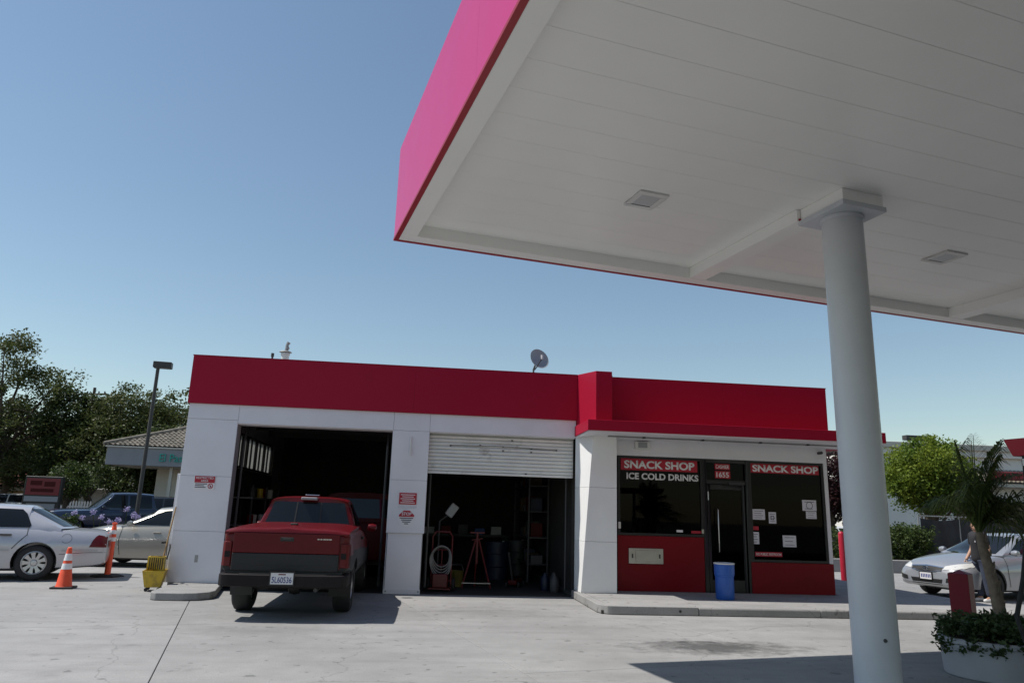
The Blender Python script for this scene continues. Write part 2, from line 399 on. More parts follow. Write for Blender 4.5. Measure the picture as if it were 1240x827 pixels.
# structural core behind the cladding (local y = 0 is the facade)
core = MB()
core.box(-4.63, -3.70, .04, .30, 0, 3.5); core.box(-.67, .01, .05, .30, 0, 3.12); core.box(-3.70, 3.0, .04, .30, 3.12, 3.5)
core.build('wall_core', 'joint', st)
# cladding panels of the garage front
def panel(x0, x1, z0, z1, y=0.0, t=.035, m=W): return b('wall_panel', m, x0+.002, x1-.002, y, y+t, z0+.002, z1-.002, .003)
for z0, z1 in ((.125, 1.05), (1.05, 2.07), (2.07, 3.16)): panel(-4.65, -3.70, z0, z1)
panel(-4.65, -3.70, 3.16, 3.46)
for x0, x1 in ((-3.70, -.69), (-.69, .03), (.03, 3.02)): panel(x0, x1, 3.10, 3.46)
panel(-.70, .035, 2.13, 3.10); panel(-.70, .035, 1.12, 2.13); panel(-.665, .0, .0, 1.12, .03)
b('base_plate', 'white_wall', -.68, .015, .012, .03, .0, .085)
for xx in (-.64, -.02): MB().lathe([(.012, 0), (.012, .012)], 8, (xx, 0, .045), 'y').build('bolt', 'dark_metal', st)
b('corner_guard', 'white_wall', -4.70, -4.655, .02, .06, .125, 2.1, .004)
# reveals of the openings (paint returns inward)
b('reveal', 'white_wall', -3.735, -3.705, .04, .32, 0, 3.11); b('reveal', 'white_wall', -.69, -.675, .08, .32, 0, 3.11)
b('lintel', 'white_wall', -3.70, -.69, .04, .32, 3.085, 3.118); b('lintel', 'white_wall', .03, 3.0, .04, .12, 3.085, 3.118)
# red roof band
fas = [(-4.68, -.32), (-.32, 3.03)]
for x0, x1 in fas: b('fascia_panel', 'red_fascia', x0+.0006, x1-.0006, -.04, .10, 3.46, 4.40, .002)
fas2 = [(3.70, 6.2), (6.2, 8.53)]
for x0, x1 in fas2: b('fascia_panel', 'red_fascia', x0+.0006, x1-.0006, .0, .10, 3.30, 4.40, .002)
b('roof_coping', 'red_fascia', -4.69, 3.03, -.05, .12, 4.401, 4.415)
b('roof_coping', 'red_fascia', 3.70, 8.54, -.01, .12, 4.401, 4.415)
# the pier between garage and shop, with its bevelled flank, and the red tower over it
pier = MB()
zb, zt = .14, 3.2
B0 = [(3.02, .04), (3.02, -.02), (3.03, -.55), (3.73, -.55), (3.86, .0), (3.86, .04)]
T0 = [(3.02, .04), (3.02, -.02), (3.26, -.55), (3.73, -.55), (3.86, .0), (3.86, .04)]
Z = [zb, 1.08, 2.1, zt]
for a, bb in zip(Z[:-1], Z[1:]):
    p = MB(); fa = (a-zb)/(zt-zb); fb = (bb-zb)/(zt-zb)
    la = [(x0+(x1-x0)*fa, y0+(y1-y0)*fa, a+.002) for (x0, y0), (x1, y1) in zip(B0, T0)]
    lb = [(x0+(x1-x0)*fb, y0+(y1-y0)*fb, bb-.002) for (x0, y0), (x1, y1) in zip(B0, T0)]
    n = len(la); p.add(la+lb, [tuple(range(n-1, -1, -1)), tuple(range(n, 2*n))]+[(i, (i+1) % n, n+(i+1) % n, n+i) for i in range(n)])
    p.build('pier_panel', 'pier_bounce_white', st, bev=.004)
b('pier_core', 'joint', 3.32, 3.70, -.45, .3, .1, 3.2)
MB().prism([(3.032, .1), (3.032, -.03), (3.31, -.55), (3.64, -.55), (3.695, -.1), (3.695, .1)], 3.3, 4.415).build('tower', 'red_fascia', st, bev=.004)
b('tower_cap', 'galv', 3.66, 3.74, -.2, -.1, 4.36, 4.40)
# awning over the shop front
aw = b('awning', 'red_fascia', 2.99, 9.0, -1.26, -.0, 3.13, 3.335, .006)
b('soffit', 'white_wall', 3.01, 8.98, -1.24, -.001, 3.10, 3.129, parent=aw)
b('awning_return', 'red_fascia', 8.535, 9.0, .003, 3.2, 3.13, 3.335)
MB().tube([(3.5, -.75, 3.085), (8.3, -.75, 3.085)], .014, 6).build('conduit', 'galv', aw)
for xx in (4.2, 5.4, 6.6, 7.6): b('conduit_clip', 'dark_metal', xx, xx+.05, -.79, -.71, 3.07, 3.10, parent=aw)
# shop wall with its openings
sw = MB(); sw.box(3.862, 8.44, 0, .2, 2.79, 3.30); sw.box(8.36, 8.44, .0, .2, .75, 2.79); sw.build('shop_wall', W, st)
b('wall_panel', 'red_panel', 3.895, 5.69, .0, .12, .14, 1.20, .004)
b('wall_panel', 'red_panel', 6.67, 8.44, -.012, .12, .14, .745, .004)
# stainless pay drawer
dr = b('pay_drawer', 'stainless', 4.11, 4.82, -.03, .0, .66, .96, .008)
b('drawer_front', 'stainless', 4.25, 4.68, -.045, -.031, .70, .92, .006, parent=dr)
for xx in (4.17, 4.73): b('drawer_lock', 'dark_metal', xx, xx+.03, -.036, -.031, .77, .85, parent=dr)
# windows
def window(x0, x1, z0, z1, label=None):
    fr = MB(); t = .05
    fr.box(x0, x1, .01, .09, z1-t, z1); fr.box(x0, x1, .01, .09, z0, z0+t); fr.box(x0, x0+t, .01, .09, z0+t, z1-t); fr.box(x1-t, x1, .01, .09, z0+t, z1-t)
    w = fr.build('window', 'black_frame', st, bev=.003)
    b('pane', 'shop_glass', x0+t, x1-t, .045, .053, z0+t, z1-t, parent=w)
    return w
w1 = window(3.90, 5.70, 1.205, 2.785); w2 = window(6.70, 8.355, .75, 2.785)
def band(x0, x1, z0, z1, m, w, y=.036): return b('sign_band', m, x0, x1, y, y+.007, z0, z1, parent=w)
band(3.97, 5.60, 2.50, 2.735, 'red_vinyl', w1, .034); text('lettering', 'SNACK SHOP', 'white_vinyl', w1, 4.04, 5.54, 2.535, 2.70, .033, .034)
text('lettering', 'ICE COLD DRINKS', 'white_vinyl', w1, 4.09, 5.62, 2.315, 2.45, .037, .034)
band(6.74, 8.27, 2.545, 2.735, 'red_vinyl', w2, .036); text('lettering', 'SNACK SHOP', 'white_vinyl', w2, 6.80, 8.26, 2.565, 2.715, .035, .034)
def paper(x0, x1, z0, z1, w, rows=3, fig=False):
    p = b('notice', 'paper', x0, x1, .038, .043, z0, z1, parent=w)
    h = (z1-z0)
    for r in range(rows):
        zz = z1-h*(.2+.6*r/max(1, rows-1))
        b('print_line', 'ink', x0+(x1-x0)*.16, x1-(x1-x0)*(.14+.1*(r % 2)), .036, .0375, zz-h*.02, zz+h*.02, parent=p) if False else None
    mb = MB()
    for r in range(rows):
        zz = z1-h*(.18+.64*r/max(1, rows-1)); mb.box(x0+(x1-x0)*.15, x1-(x1-x0)*(.15+.12*(r % 2)), .0365, .0378, zz-h*.022, zz+h*.022)
    if fig: mb.tube([((x0+x1)/2+(x1-x0)*.22*math.cos(a*PI/10), .0375, z0+h*.5+(x1-x0)*.22*math.sin(a*PI/10)) for a in range(21)], .006, 4, False)
    q = mb.build('print', 'ink', w); q['kind'] = 'stuff'
paper(7.86, 8.17, 1.80, 2.02, w2, 2, True); paper(7.93, 8.16, 1.64, 1.79, w2, 3)
paper(6.76, 7.03, 1.59, 1.80, w2, 4); paper(7.11, 7.27, 1.52, 1.75, w2, 5, True)
paper(7.39, 7.68, 1.06, 1.29, w2, 3); paper(6.705, 6.88, 1.10, 1.34, w2, 4)
band(6.705, 6.88, 1.38, 1.455, 'red_vinyl', w2); band(6.78, 7.36, .86, .95, 'red_vinyl', w2, .036)
text('lettering', 'NO PUBLIC RESTROOM', 'white_vinyl', w2, 6.80, 7.34, .88, .93, .035, .012)
band(5.44, 5.66, 1.275, 1.325, 'red_vinyl', w1, .036); band(5.13, 5.26, 1.29, 1.335, 'white_vinyl', w1, .036)
band(5.30, 5.62, 2.51, 2.51, 'red_vinyl', w1) if False else None
b('latch', 'white_plastic', 3.905, 3.955, -.012, .01, 1.33, 1.46, .004, parent=w1)
b('latch', 'stainless', 5.645, 5.69, -.005, .01, 1.28, 1.36, parent=w1)
# door
dfr = MB(); dfr.box(5.70, 5.78, .0, .12, .14, 2.785); dfr.box(6.62, 6.70, .0, .12, .14, 2.785); dfr.box(5.78, 6.62, .0, .12, 2.71, 2.785); dfr.box(5.78, 6.62, .0, .12, 2.28, 2.36)
door = dfr.build('door', 'black_frame', st, bev=.003)
b('transom', 'shop_glass', 5.78, 6.62, .05, .056, 2.36, 2.71, parent=door)
lf = MB(); lf.box(5.80, 5.86, .03, .08, .15, 2.27); lf.box(6.54, 6.60, .03, .08, .15, 2.27); lf.box(5.86, 6.54, .03, .08, 2.17, 2.27); lf.box(5.86, 6.54, .03, .08, .15, .38)
lf.build('door_leaf', 'black_frame', door, bev=.003)
b('door_pane', 'shop_glass', 5.86, 6.54, .05, .056, .38, 2.17, parent=door)
MB().tube([(5.985, .02, .90), (5.985, -.05, .93), (5.985, -.05, 1.76), (5.985, .02, 1.79)], .013, 8).build('handle', 'chrome', door, smooth=50)
b('door_closer', 'dark_metal', 6.25, 6.58, -.03, .03, 2.27, 2.33, .006, parent=door)
b('sign_band', 'red_vinyl', 5.98, 6.31, .038, .044, 2.58, 2.70, parent=door); text('lettering', 'CASHIER', 'white_vinyl', door, 6.00, 6.29, 2.60, 2.68, .037, .012)
b('sign_band', 'red_vinyl', 5.98, 6.31, .038, .044, 2.40, 2.55, parent=door); text('lettering', '1655', 'white_vinyl', door, 6.01, 6.28, 2.42, 2.53, .037, .02)
MB().tube([(5.80, -.01, 1.95), (5.80, -.01, 2.12)], .012, 6).build('hinge', 'steel', door)
# wall lamp and camera over the shop front
wl = b('wall_vent', 'white_plastic', 4.25, 4.56, -.08, .0, 2.92, 3.085, .01); b('vent_grille', 'lens_grey', 4.31, 4.50, -.088, -.081, 2.95, 3.06, parent=wl)
cm = MB(); cm.lathe([(.0, -.13), (.03, -.13), (.03, 0)], 12, (8.27, 0, 3.0), 'y'); cm.build('security_camera', 'dark_metal', st, smooth=40)
# small fittings of the garage front
MB().tube([(-.33, -.03, 2.62), (-.33, -.03, 2.98)], .022, 8).build('light_tube', 'white_plastic', st, smooth=40)
b('tube_holder', 'galv', -.345, -.315, -.02, .0, 2.66, 2.72)
def sign_restricted():
    s = b('notice_board', 'white_vinyl', -4.37, -3.99, -.012, -.001, 1.82, 2.075)
    b('red_field', 'red_vinyl', -4.365, -3.995, -.016, -.0125, 1.945, 2.07, parent=s)
    text('lettering', 'RESTRICTED', 'white_vinyl', s, -4.34, -4.02, 2.015, 2.055, -.017, .01); text('lettering', 'AREA', 'white_vinyl', s, -4.25, -4.11, 1.96, 2.0, -.017, .012)
    mb = MB()
    for i, (x1) in enumerate((-4.13, -4.18, -4.15)): mb.box(-4.35, x1, -.014, -.0125, 1.915-i*.032, 1.93-i*.032)
    q = mb.build('print', 'ink', s); q['kind'] = 'stuff'
    MB().lathe([(.036, -.002), (.05, -.002), (.05, .001), (.036, .001)], 20, (-4.065, -.013, 1.885), 'y', True).build('prohibition_ring', 'red_vinyl', s)
    MB().tube([(-4.09, -.014, 1.91), (-4.04, -.014, 1.86)], .005, 4).build('prohibition_bar', 'red_vinyl', s)
    MB().box(-4.078, -4.052, -.0135, -.0125, 1.862, 1.90).build('figure', 'ink', s)
sign_restricted()
s = b('notice_board', 'red_vinyl', -.49, -.15, -.012, -.001, 1.665, 1.885); mb = MB()
for i in range(5): mb.box(-.46+.03*(i % 2), -.18-.03*(i % 2), -.0145, -.0125, 1.69+i*.038, 1.703+i*.038)
q = mb.build('print', 'white_vinyl', s); q['kind'] = 'stuff'
b('notice_strip', 'paper', -.50, -.14, -.008, -.001, 1.59, 1.635)
def stop_sign():
    R = .175; cx, cz = -.325, 1.40
    octp = [(cx+R*math.cos(rad(22.5+45*i)), cz+R*math.sin(rad(22.5+45*i))) for i in range(8)]
    s = MB().prism(octp, -.010, -.001, 'y').build('stop_notice', 'white_vinyl', st)
    R2 = .16; op = [(cx+R2*math.cos(rad(22.5+45*i)), cz+R2*math.sin(rad(22.5+45*i))) for i in range(4)]
    top = [p for p in op]; zc = cz+.03
    top = [(cx+R2*.924, zc), (cx+R2*.924, cz+R2*.383), (cx+R2*.383, cz+R2*.924), (cx-R2*.383, cz+R2*.924), (cx-R2*.924, cz+R2*.383), (cx-R2*.924, zc)]
    MB().prism(top, -.014, -.0105, 'y').build('red_field', 'red_vinyl', s)
    text('lettering', 'STOP', 'white_vinyl', s, cx-.095, cx+.095, cz+.055, cz+.115, -.015, .02)
    mb = MB()
    for i, w in enumerate((.13, .10, .08, .04)): mb.box(cx-w, cx+w, -.012, -.0105, cz-.005-i*.035, cz+.012-i*.035)
    q = mb.build('print', 'ink', s); q['kind'] = 'stuff'
stop_sign()
b('scuff_plate', 'galv', -4.19, -4.13, -.004, -.0005, .49, .62)
# roller door of the second bay: curved slats
gd = b('garage_door', 'door_slat', .03, 3.0, .17, .19, 2.31, 3.09)
slat = MB(); n = 8; prof = []
for i in range(n+1): a = PI*i/n; prof.append((-.028*math.sin(a), .004+.066*(i/n)))
prof2 = [(.0, prof[-1][1]), (.0, prof[0][1])]
slat.prism([(y, z) for y, z in prof]+[(.012, .07), (.012, .004)], .035, 2.985, 'x')
slat_me = slat.mesh('slat', 'door_slat', smooth=50)
zz = 2.335
while zz < 3.06: link('slat', slat_me, gd, (0, .155, zz)); zz += .073
b('bottom_bar', 'door_slat', .035, 2.985, .12, .17, 2.29, 2.335, .006, parent=gd)
for i, (xx, zz) in enumerate(((.45, 2.84), (1.05, 2.87), (1.52, 2.86), (1.52, 2.78), (2.1, 2.84), (2.1, 2.77), (2.62, 2.83), (1.7, 2.99), (2.0, 2.33))):
    b('rivet_plate', 'dark_metal', xx, xx+.035, .115, .13, zz, zz+.022, parent=gd)
MB().tube([(.45, .12, 2.86), (1.5, .115, 2.875), (2.65, .12, 2.84)], .006, 5).build('pull_wire', 'dark_metal', gd)
# shell: side, back and partition walls, floors, roof
DPT = 8.8
b('side_wall', 'stucco_grey', -4.63, -4.45, .31, 3.4, 0, 4.2); b('side_wall', 'stucco_grey', -4.63, -4.45, 7.4, DPT, 0, 4.2)
b('side_wall', 'stucco_grey', -4.63, -4.45, 3.4, 7.4, 0, 2.42); b('side_wall', 'stucco_grey', -4.63, -4.45, 3.4, 7.4, 3.25, 4.2)
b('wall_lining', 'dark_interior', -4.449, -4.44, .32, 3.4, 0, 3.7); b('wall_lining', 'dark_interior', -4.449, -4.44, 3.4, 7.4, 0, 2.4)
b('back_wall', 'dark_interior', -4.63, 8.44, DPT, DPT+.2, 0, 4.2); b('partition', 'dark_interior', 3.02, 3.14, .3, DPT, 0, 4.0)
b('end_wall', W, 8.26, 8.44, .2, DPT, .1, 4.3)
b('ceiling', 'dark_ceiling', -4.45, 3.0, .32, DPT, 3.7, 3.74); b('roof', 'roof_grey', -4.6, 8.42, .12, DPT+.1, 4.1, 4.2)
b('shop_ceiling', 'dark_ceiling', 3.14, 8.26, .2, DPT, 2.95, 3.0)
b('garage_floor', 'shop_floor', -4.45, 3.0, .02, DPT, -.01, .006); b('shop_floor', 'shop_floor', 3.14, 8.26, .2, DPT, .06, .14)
for y0 in (3.4, 4.4, 5.4, 6.4):
    fr = MB(); fr.box(-4.60, -4.48, y0, y0+.06, 2.42, 3.25); fr.box(-4.60, -4.48, y0+.94, y0+1.0, 2.42, 3.25); fr.box(-4.60, -4.48, y0+.06, y0+.94, 2.42, 2.47); fr.box(-4.60, -4.48, y0+.06, y0+.94, 3.2, 3.25); fr.box(-4.56, -4.5, y0+.47, y0+.53, 2.47, 3.2)
    w = fr.build('window', 'black_frame', st)
    for k in (0, 1): b('pane', 'frosted', -4.545, -4.535, y0+.07+k*.47, y0+.46+k*.47, 2.48, 3.19, parent=w)
# rafters and door tracks inside
for yy in (1.6, 3.2, 4.8, 6.4): b('rafter', 'dark_ceiling', -4.44, 3.0, yy, yy+.1, 3.45, 3.7)
for xx in (-3.62, -.8, .1, 2.9): MB().tube([(xx, .36, .1), (xx, .36, 2.8), (xx, .6, 3.2), (xx, 3.2, 3.3)], .025, 6).build('door_track', 'dark_metal', st)
# shop interior
b('counter', 'dark_interior', 3.6, 5.6, 1.6, 2.3, .14, 1.1)
for k in range(2): b('shelf_rack', 'dark_interior', 6.2+k*1.0, 6.7+k*1.0, 3.0, 6.5, .14, 1.7)

# roof furniture
v = thing('roof_vent', 'white roof vent stack with a spinning cowl above the garage', 'vent', (-3.3, 16.5, 4.2))
MB().lathe([(.085, 0), (.085, .66), (.10, .67), (.10, .71), (.085, .73)], 18).build('stack', 'white_plastic', v, smooth=40)
MB().lathe([(.14, .735), (.11, .76), (.02, .78)], 18).build('cap', 'galv', v, smooth=40)
MB().tube([(0, 0, .76), (.03, 0, .83), (.015, 0, .90), (.05, 0, .97)], [.03, .05, .035, .045], 8).build('cowl', 'galv', v, smooth=60)
v2 = tag(MB().lathe([(.022, 0), (.022, .62), (.034, .62), (.034, .70)], 10).build('vent_pipe', 'dark_metal', None, loc=(-3.58, 16.5, 4.2)), 'thin dark vent pipe beside the white roof vent', 'pipe')
d = thing('satellite_dish', 'grey satellite dish on the garage roof edge', 'dish', (2.30, 16.0, 4.2))
prof = [(r*.235, .055*(r**2)) for r in (0.02, .25, .5, .75, 1.0)]
dm = MB(); prof_b = [(r, h-.012) for r, h in reversed(prof)]
dm.lathe(prof+[(.242, .058), (.238, .043)]+prof_b, 32)
do = dm.build('reflector', 'lens_grey', d, smooth=50)
do.location = (.10, 0, .78); do.rotation_euler = (rad(72), rad(0), rad(24))
MB().tube([(0, .03, 0), (0, .03, .55), (.06, .06, .72)], .022, 8).build('mast', 'dark_metal', d, smooth=50)
MB().tube([(.02, -.02, .54), (.06, -.16, .60), (.14, -.28, .76)], [.014, .014, .012], 6).build('feed_arm', 'dark_metal', d, smooth=50)
MB().lathe([(.02, -.04), (.026, 0), (.026, .05)], 10, (.14, -.28, .78)).build('feed_horn', 'white_plastic', d, smooth=40)

# ------------------------------------------------------------------ canopy
CA = rad(12.42)
cp = thing('fuel_canopy', 'large white-bellied fuel canopy with a pink fascia on one column', 'canopy', (-.559, 8.583, 0), CA)
# local x along the front edge, local y away from the camera: interior is y < 0
CL, CD = 26.0, 21.0  # unseen length and depth extended to darken the underside
ZC, ZD, ZT = 4.80, 4.95, 6.04
def cb(name, m, x0, x1, y0, y1, z0, z1, bev=0, parent=cp): return box(name, m, parent, x0, x1, y0, y1, z0, z1, bev)
xs = [0, 6.0, 12.0, CL]
for a, bb in zip(xs[:-1], xs[1:]): cb('fascia_panel', 'pink_fascia', a+.001, bb-.001, -.045, -.0, ZC+.03, ZT)
ys = [0, -3.6, -7.2, -CD]
for a, bb in zip(ys[:-1], ys[1:]): cb('fascia_panel', 'pink_fascia', 0, .045, bb+.001, (a if a else -.046)-.001, ZC+.03, ZT)
cb('fascia_panel', 'pink_fascia', CL-.045, CL, -CD, -.046, ZC+.03, ZT); cb('fascia_panel', 'pink_fascia', .046, CL-.046, -CD, -CD+.045, ZC+.03, ZT)
tr = MB(); tr.box(-.006, CL, -.05, .006, ZC-.004, ZC+.028); tr.build('trim', 'canopy_trim_red', cp)
tr = MB(); tr.box(-.006, .05, -CD, -.052, ZC-.004, ZC+.028); tr.build('trim', 'canopy_trim_red', cp)
FW = .245
cb('soffit_border', 'canopy_white', .052, CL-.05, -FW, -.052, ZC, ZD+.05, .004); cb('soffit_border', 'canopy_white', .052, FW, -CD+.05, -FW-.002, ZC, ZD+.05, .004)
pm = MB().box(FW+.002, CL-.05, -.4065, 0, ZD, ZD+.05).mesh('soffit_panel', 'canopy_white', bev=.003, seg=1)
y = -FW-.002+.408*0; k = 0
y = -.208
while y > -CD+.3:
    if y-.404 < -FW:
        o = link('soffit_panel', pm, cp, (0, y, 0)); k += 1
    y -= .408
cb('deck', 'roof_grey', .05, CL-.05, -CD+.05, -.05, ZD+.06, ZD+.12); cb('roof_sheet', 'roof_grey', .05, CL-.05, -CD+.05, -.05, ZT-.1, ZT-.06)
cb('beam', 'canopy_white', 4.08, 4.33, -2.40, -FW-.002, ZC+.004, ZD-.001, .004)
cb('beam', 'canopy_white', 8.83, 9.12, -5.2, -FW-.002, ZC+.004, ZD-.001, .004); cb('beam', 'canopy_white', 13.6, 13.9, -5.2, -FW-.002, ZC+.004, ZD-.001, .004)
cb('column_head', 'canopy_white', 4.125, 4.66, -3.03, -2.405, ZC+.02, ZD-.001, .006)
cb('cap_plate', 'column_paint', 4.105, 4.68, -3.05, -2.385, ZC-.04, ZC+.015, .004)
MB().lathe([(.015, 0), (.015, .03)], 10, (4.10, -2.40, ZC+.03), 'x').build('bolt', 'canopy_trim_red', cp)
# light fittings
def fitting(x, y):
    f = MB(); w, d_ = .175, .20
    f.box(x-w, x+w, y-d_, y-d_+.07, ZD-.022, ZD-.001); f.box(x-w, x+w, y+d_-.07, y+d_, ZD-.022, ZD-.001); f.box(x-w, x-w+.06, y-d_+.07, y+d_-.07, ZD-.022, ZD-.001); f.box(x+w-.06, x+w, y-d_+.07, y+d_-.07, ZD-.022, ZD-.001)
    fr = f.build('light_fitting', 'white_plastic', cp, bev=.003)
    cb('lens', 'lens_pale', x-w+.062, x+w-.062, y-d_+.072, y+d_-.072, ZD-.018, ZD-.004, .006, parent=fr)
for x, y in ((2.42, -1.98), (6.79, -1.94), (2.42, -7.6), (6.79, -7.6), (11.2, -1.94)): fitting(x, y)
# the column stands apart from the roof it carries
col = thing('canopy_column', 'round pale grey steel column holding up the canopy', 'column', (4.318, 6.874, 0))
MB().lathe([(.207, .02), (.207, 4.755)], 48).build('shaft', 'column_paint', col, smooth=40)
MB().lathe([(.34, 0), (.34, .02)], 32).build('base_plate', 'column_paint', col)
MB().lathe([(.0, -.022), (.012, -.02), (.018, 0)], 10, (-.03, -.205, .52), 'y').build('bolt', 'dark_metal', col)
MB().lathe([(.212, 4.72), (.222, 4.735), (.222, 4.758)], 48).build('collar', 'column_paint', col, smooth=40)

# ------------------------------------------------------------------ cars
def catmull(rows, per):
    R = [np.array(r, float) for r in rows]; out = []
    for i in range(len(R)-1):
        p0, p1, p2, p3 = R[max(i-1, 0)], R[i], R[i+1], R[min(i+2, len(R)-1)]
        d1 = p2[0]-p1[0]
        m1 = (p2-p0)/max(p2[0]-p0[0], 1e-6)*d1; m2 = (p3-p1)/max(p3[0]-p1[0], 1e-6)*d1
        for k in range(per):
            t = k/per; h = (2*t**3-3*t**2+1)*p1+(t**3-2*t**2+t)*m1+(-2*t**3+3*t**2)*p2+(t**3-t**2)*m2
            h[0] = p1[0]+t*d1; out.append(h)
    out.append(R[-1]); return out
def section(r, style):
    x, zb, zt, zc, w, wt, wb = r; H = zt-zb
    if style == 'truck':
        half = [(0, zb), (wb*.8, zb), (wb, zb+.03), (w*.985, zb+.22*H), (w, zb+.35*H), (w, zb+.52*H), (w-.004, zb+.62*H), (w-.015, zb+.8*H), (wt+.01, zt-.05), (wt-.012, zt-.012), (wt-.05, zt), (wt*.5, zt+(zc-zt)*.75), (0, zc)]
    else:
        half = [(0, zb), (wb*.85, zb), (wb, zb+.035), (wb+(w-wb)*.55, zb+.2*H), (w*.99, zb+.38*H), (w, zb+.55*H), (w-.004, zb+.66*H), (w+(wt-w)*.28, zb+.8*H), (w+(wt-w)*.62, zb+.92*H), (wt, zt), (wt-.09, zt+(zc-zt)*.25), (wt*.5, zt+(zc-zt)*.75), (0, zc)]
    return half
def loft_body(rows, style='car', per=5):
    S = catmull(rows, per); mb = MB(); ring = None; vs = []; 
    for r in S:
        h = section(r, style); full = [(y, z) for y, z in h]+[(-y, z) for y, z in reversed(h[1:-1])]
        vs += [(r[0], y, z) for y, z in full]; n = len(full)
    k = len(S)
    fs = [(i*n+j, i*n+(j+1) % n, (i+1)*n+(j+1) % n, (i+1)*n+j) for i in range(k-1) for j in range(n)]
    fs += [tuple(range(n-1, -1, -1)), tuple((k-1)*n+j for j in range(n))]
    mb.add(vs, fs); return mb
def greenhouse(A, B, Cc, D, zb, zr, hwb, hwr, bowf=.16, bowr=.12, crown=.05):
    """A windscreen foot, B its top, Cc rear top, D rear foot (x values, front to back; zr roof height)"""
    prof = []
    def seg(p, q, n, last=False):
        for i in range(n+(1 if last else 0)):
            t = i/n; prof.append((p[0]+(q[0]-p[0])*t, p[1]+(q[1]-p[1])*t))
    dx1 = A[0]-B[0]; L = B[0]-Cc[0]
    seg(A, (B[0]+dx1*.12, B[1]-(B[1]-A[1])*.12), 6)
    for i in range(9):
        t = i/8; x = B[0]-dx1*.02*0+(-L)*t; prof.append((x-(0 if 0 < i < 8 else 0), B[1]+(Cc[1]-B[1])*t+.035*math.sin(PI*t)))
    dx2 = Cc[0]-D[0]
    seg((Cc[0]-dx2*.12, Cc[1]-(Cc[1]-D[1])*.12), D, 6, True)
    V = [-1, -.97, -.9, -.75, -.5, -.25, 0, .25, .5, .75, .9, .97, 1]
    rows = []
    for (x, z) in prof:
        t = min(1, max(0, (z-zb)/(zr-zb))); hw = hwb+(hwr-hwb)*t; row = []
        for vv in V:
            e = abs(vv)
            xx = x
            if x > B[0]: xx = x-bowf*e**2*(1-.3*t)
            elif x < Cc[0]: xx = x+bowr*e**2*(1-.3*t)
            row.append((xx, vv*hw, z-crown*e**3*t-.02*(e**12)*t))
        rows.append(row)
    mb = MB(); n = len(V); vs = [p for r in rows for p in r]
    mb.add(vs, [(i*n+j, i*n+j+1, (i+1)*n+j+1, (i+1)*n+j) for i in range(len(rows)-1) for j in range(n-1)])
    for side in (0, n-1):
        sv = []; m = 6; sg = -1 if side == 0 else 1
        for r in rows:
            e = r[side]
            for q in range(m):
                t = q/(m-1); bul = .025*math.sin(PI*t)
                sv.append((e[0], e[1]+(sg*hwb-e[1])*t+sg*bul*(1 if abs(e[2]-zb) > .1 else 0), e[2]+(zb-.04-e[2])*t))
        mb.add(sv, [(i*m+j, i*m+j+1, (i+1)*m+j+1, (i+1)*m+j) for i in range(len(rows)-1) for j in range(m-1)])
    return mb
def bvh_of(meshes):
    vs = []; fs = []
    for me in meshes:
        o = len(vs); vs += [v.co.copy() for v in me.vertices]; fs += [tuple(i+o for i in p.vertices) for p in me.polygons]
    return BVHTree.FromPolygons(vs, fs)
def patch(bvh, poly, view, off=.006, step=.07):
    """a sheet that follows the surface; poly is (x,z) for the sides, (y,z) for front and back, (x,y) for top"""
    P = [Vector(p) for p in poly]; n = len(P)
    edge = []
    for i in range(n):
        a, c = P[i], P[(i+1) % n]; k = max(1, int((c-a).length/step))
        for q in range(k): edge.append(a.lerp(c, q/k))
    m = len(edge); xs = [p.x for p in edge]; zs = [p.y for p in edge]; pts = list(edge)
    def inside(p):
        r = False
        for i in range(m):
            a, c = edge[i], edge[(i+1) % m]
            if (a.y > p.y) != (c.y > p.y) and p.x < (c.x-a.x)*(p.y-a.y)/(c.y-a.y)+a.x: r = not r
        return r
    x = min(xs)+step*.6
    while x < max(xs):
        z = min(zs)+step*.6
        while z < max(zs):
            p = Vector((x, z))
            if inside(p) and min((p-e).length for e in edge) > step*.35: pts.append(p)
            z += step
        x += step
    vs, es, fs, *_ = delaunay_2d_cdt(pts, [(i, (i+1) % m) for i in range(m)], [list(range(m))], 1, 1e-6)
    D = {'left': Vector((0, -1, 0)), 'right': Vector((0, 1, 0)), 'front': Vector((-1, 0, 0)), 'back': Vector((1, 0, 0)), 'top': Vector((0, 0, -1))}[view]
    out = []; ok = []
    for p in vs:
        o = {'left': Vector((p.x, 6, p.y)), 'right': Vector((p.x, -6, p.y)), 'front': Vector((8, p.x, p.y)), 'back': Vector((-8, p.x, p.y)), 'top': Vector((p.x, p.y, 6))}[view]
        h = bvh.ray_cast(o, D)
        if h[0] is None: out.append(o); ok.append(False); continue
        nn = h[1] if h[1].dot(D) < 0 else -h[1]
        out.append(h[0]+nn*off); ok.append(True)
    return MB().add(out, [f for f in fs if all(ok[i] for i in f)])
def mir(poly): return [(x, z) for x, z in poly]
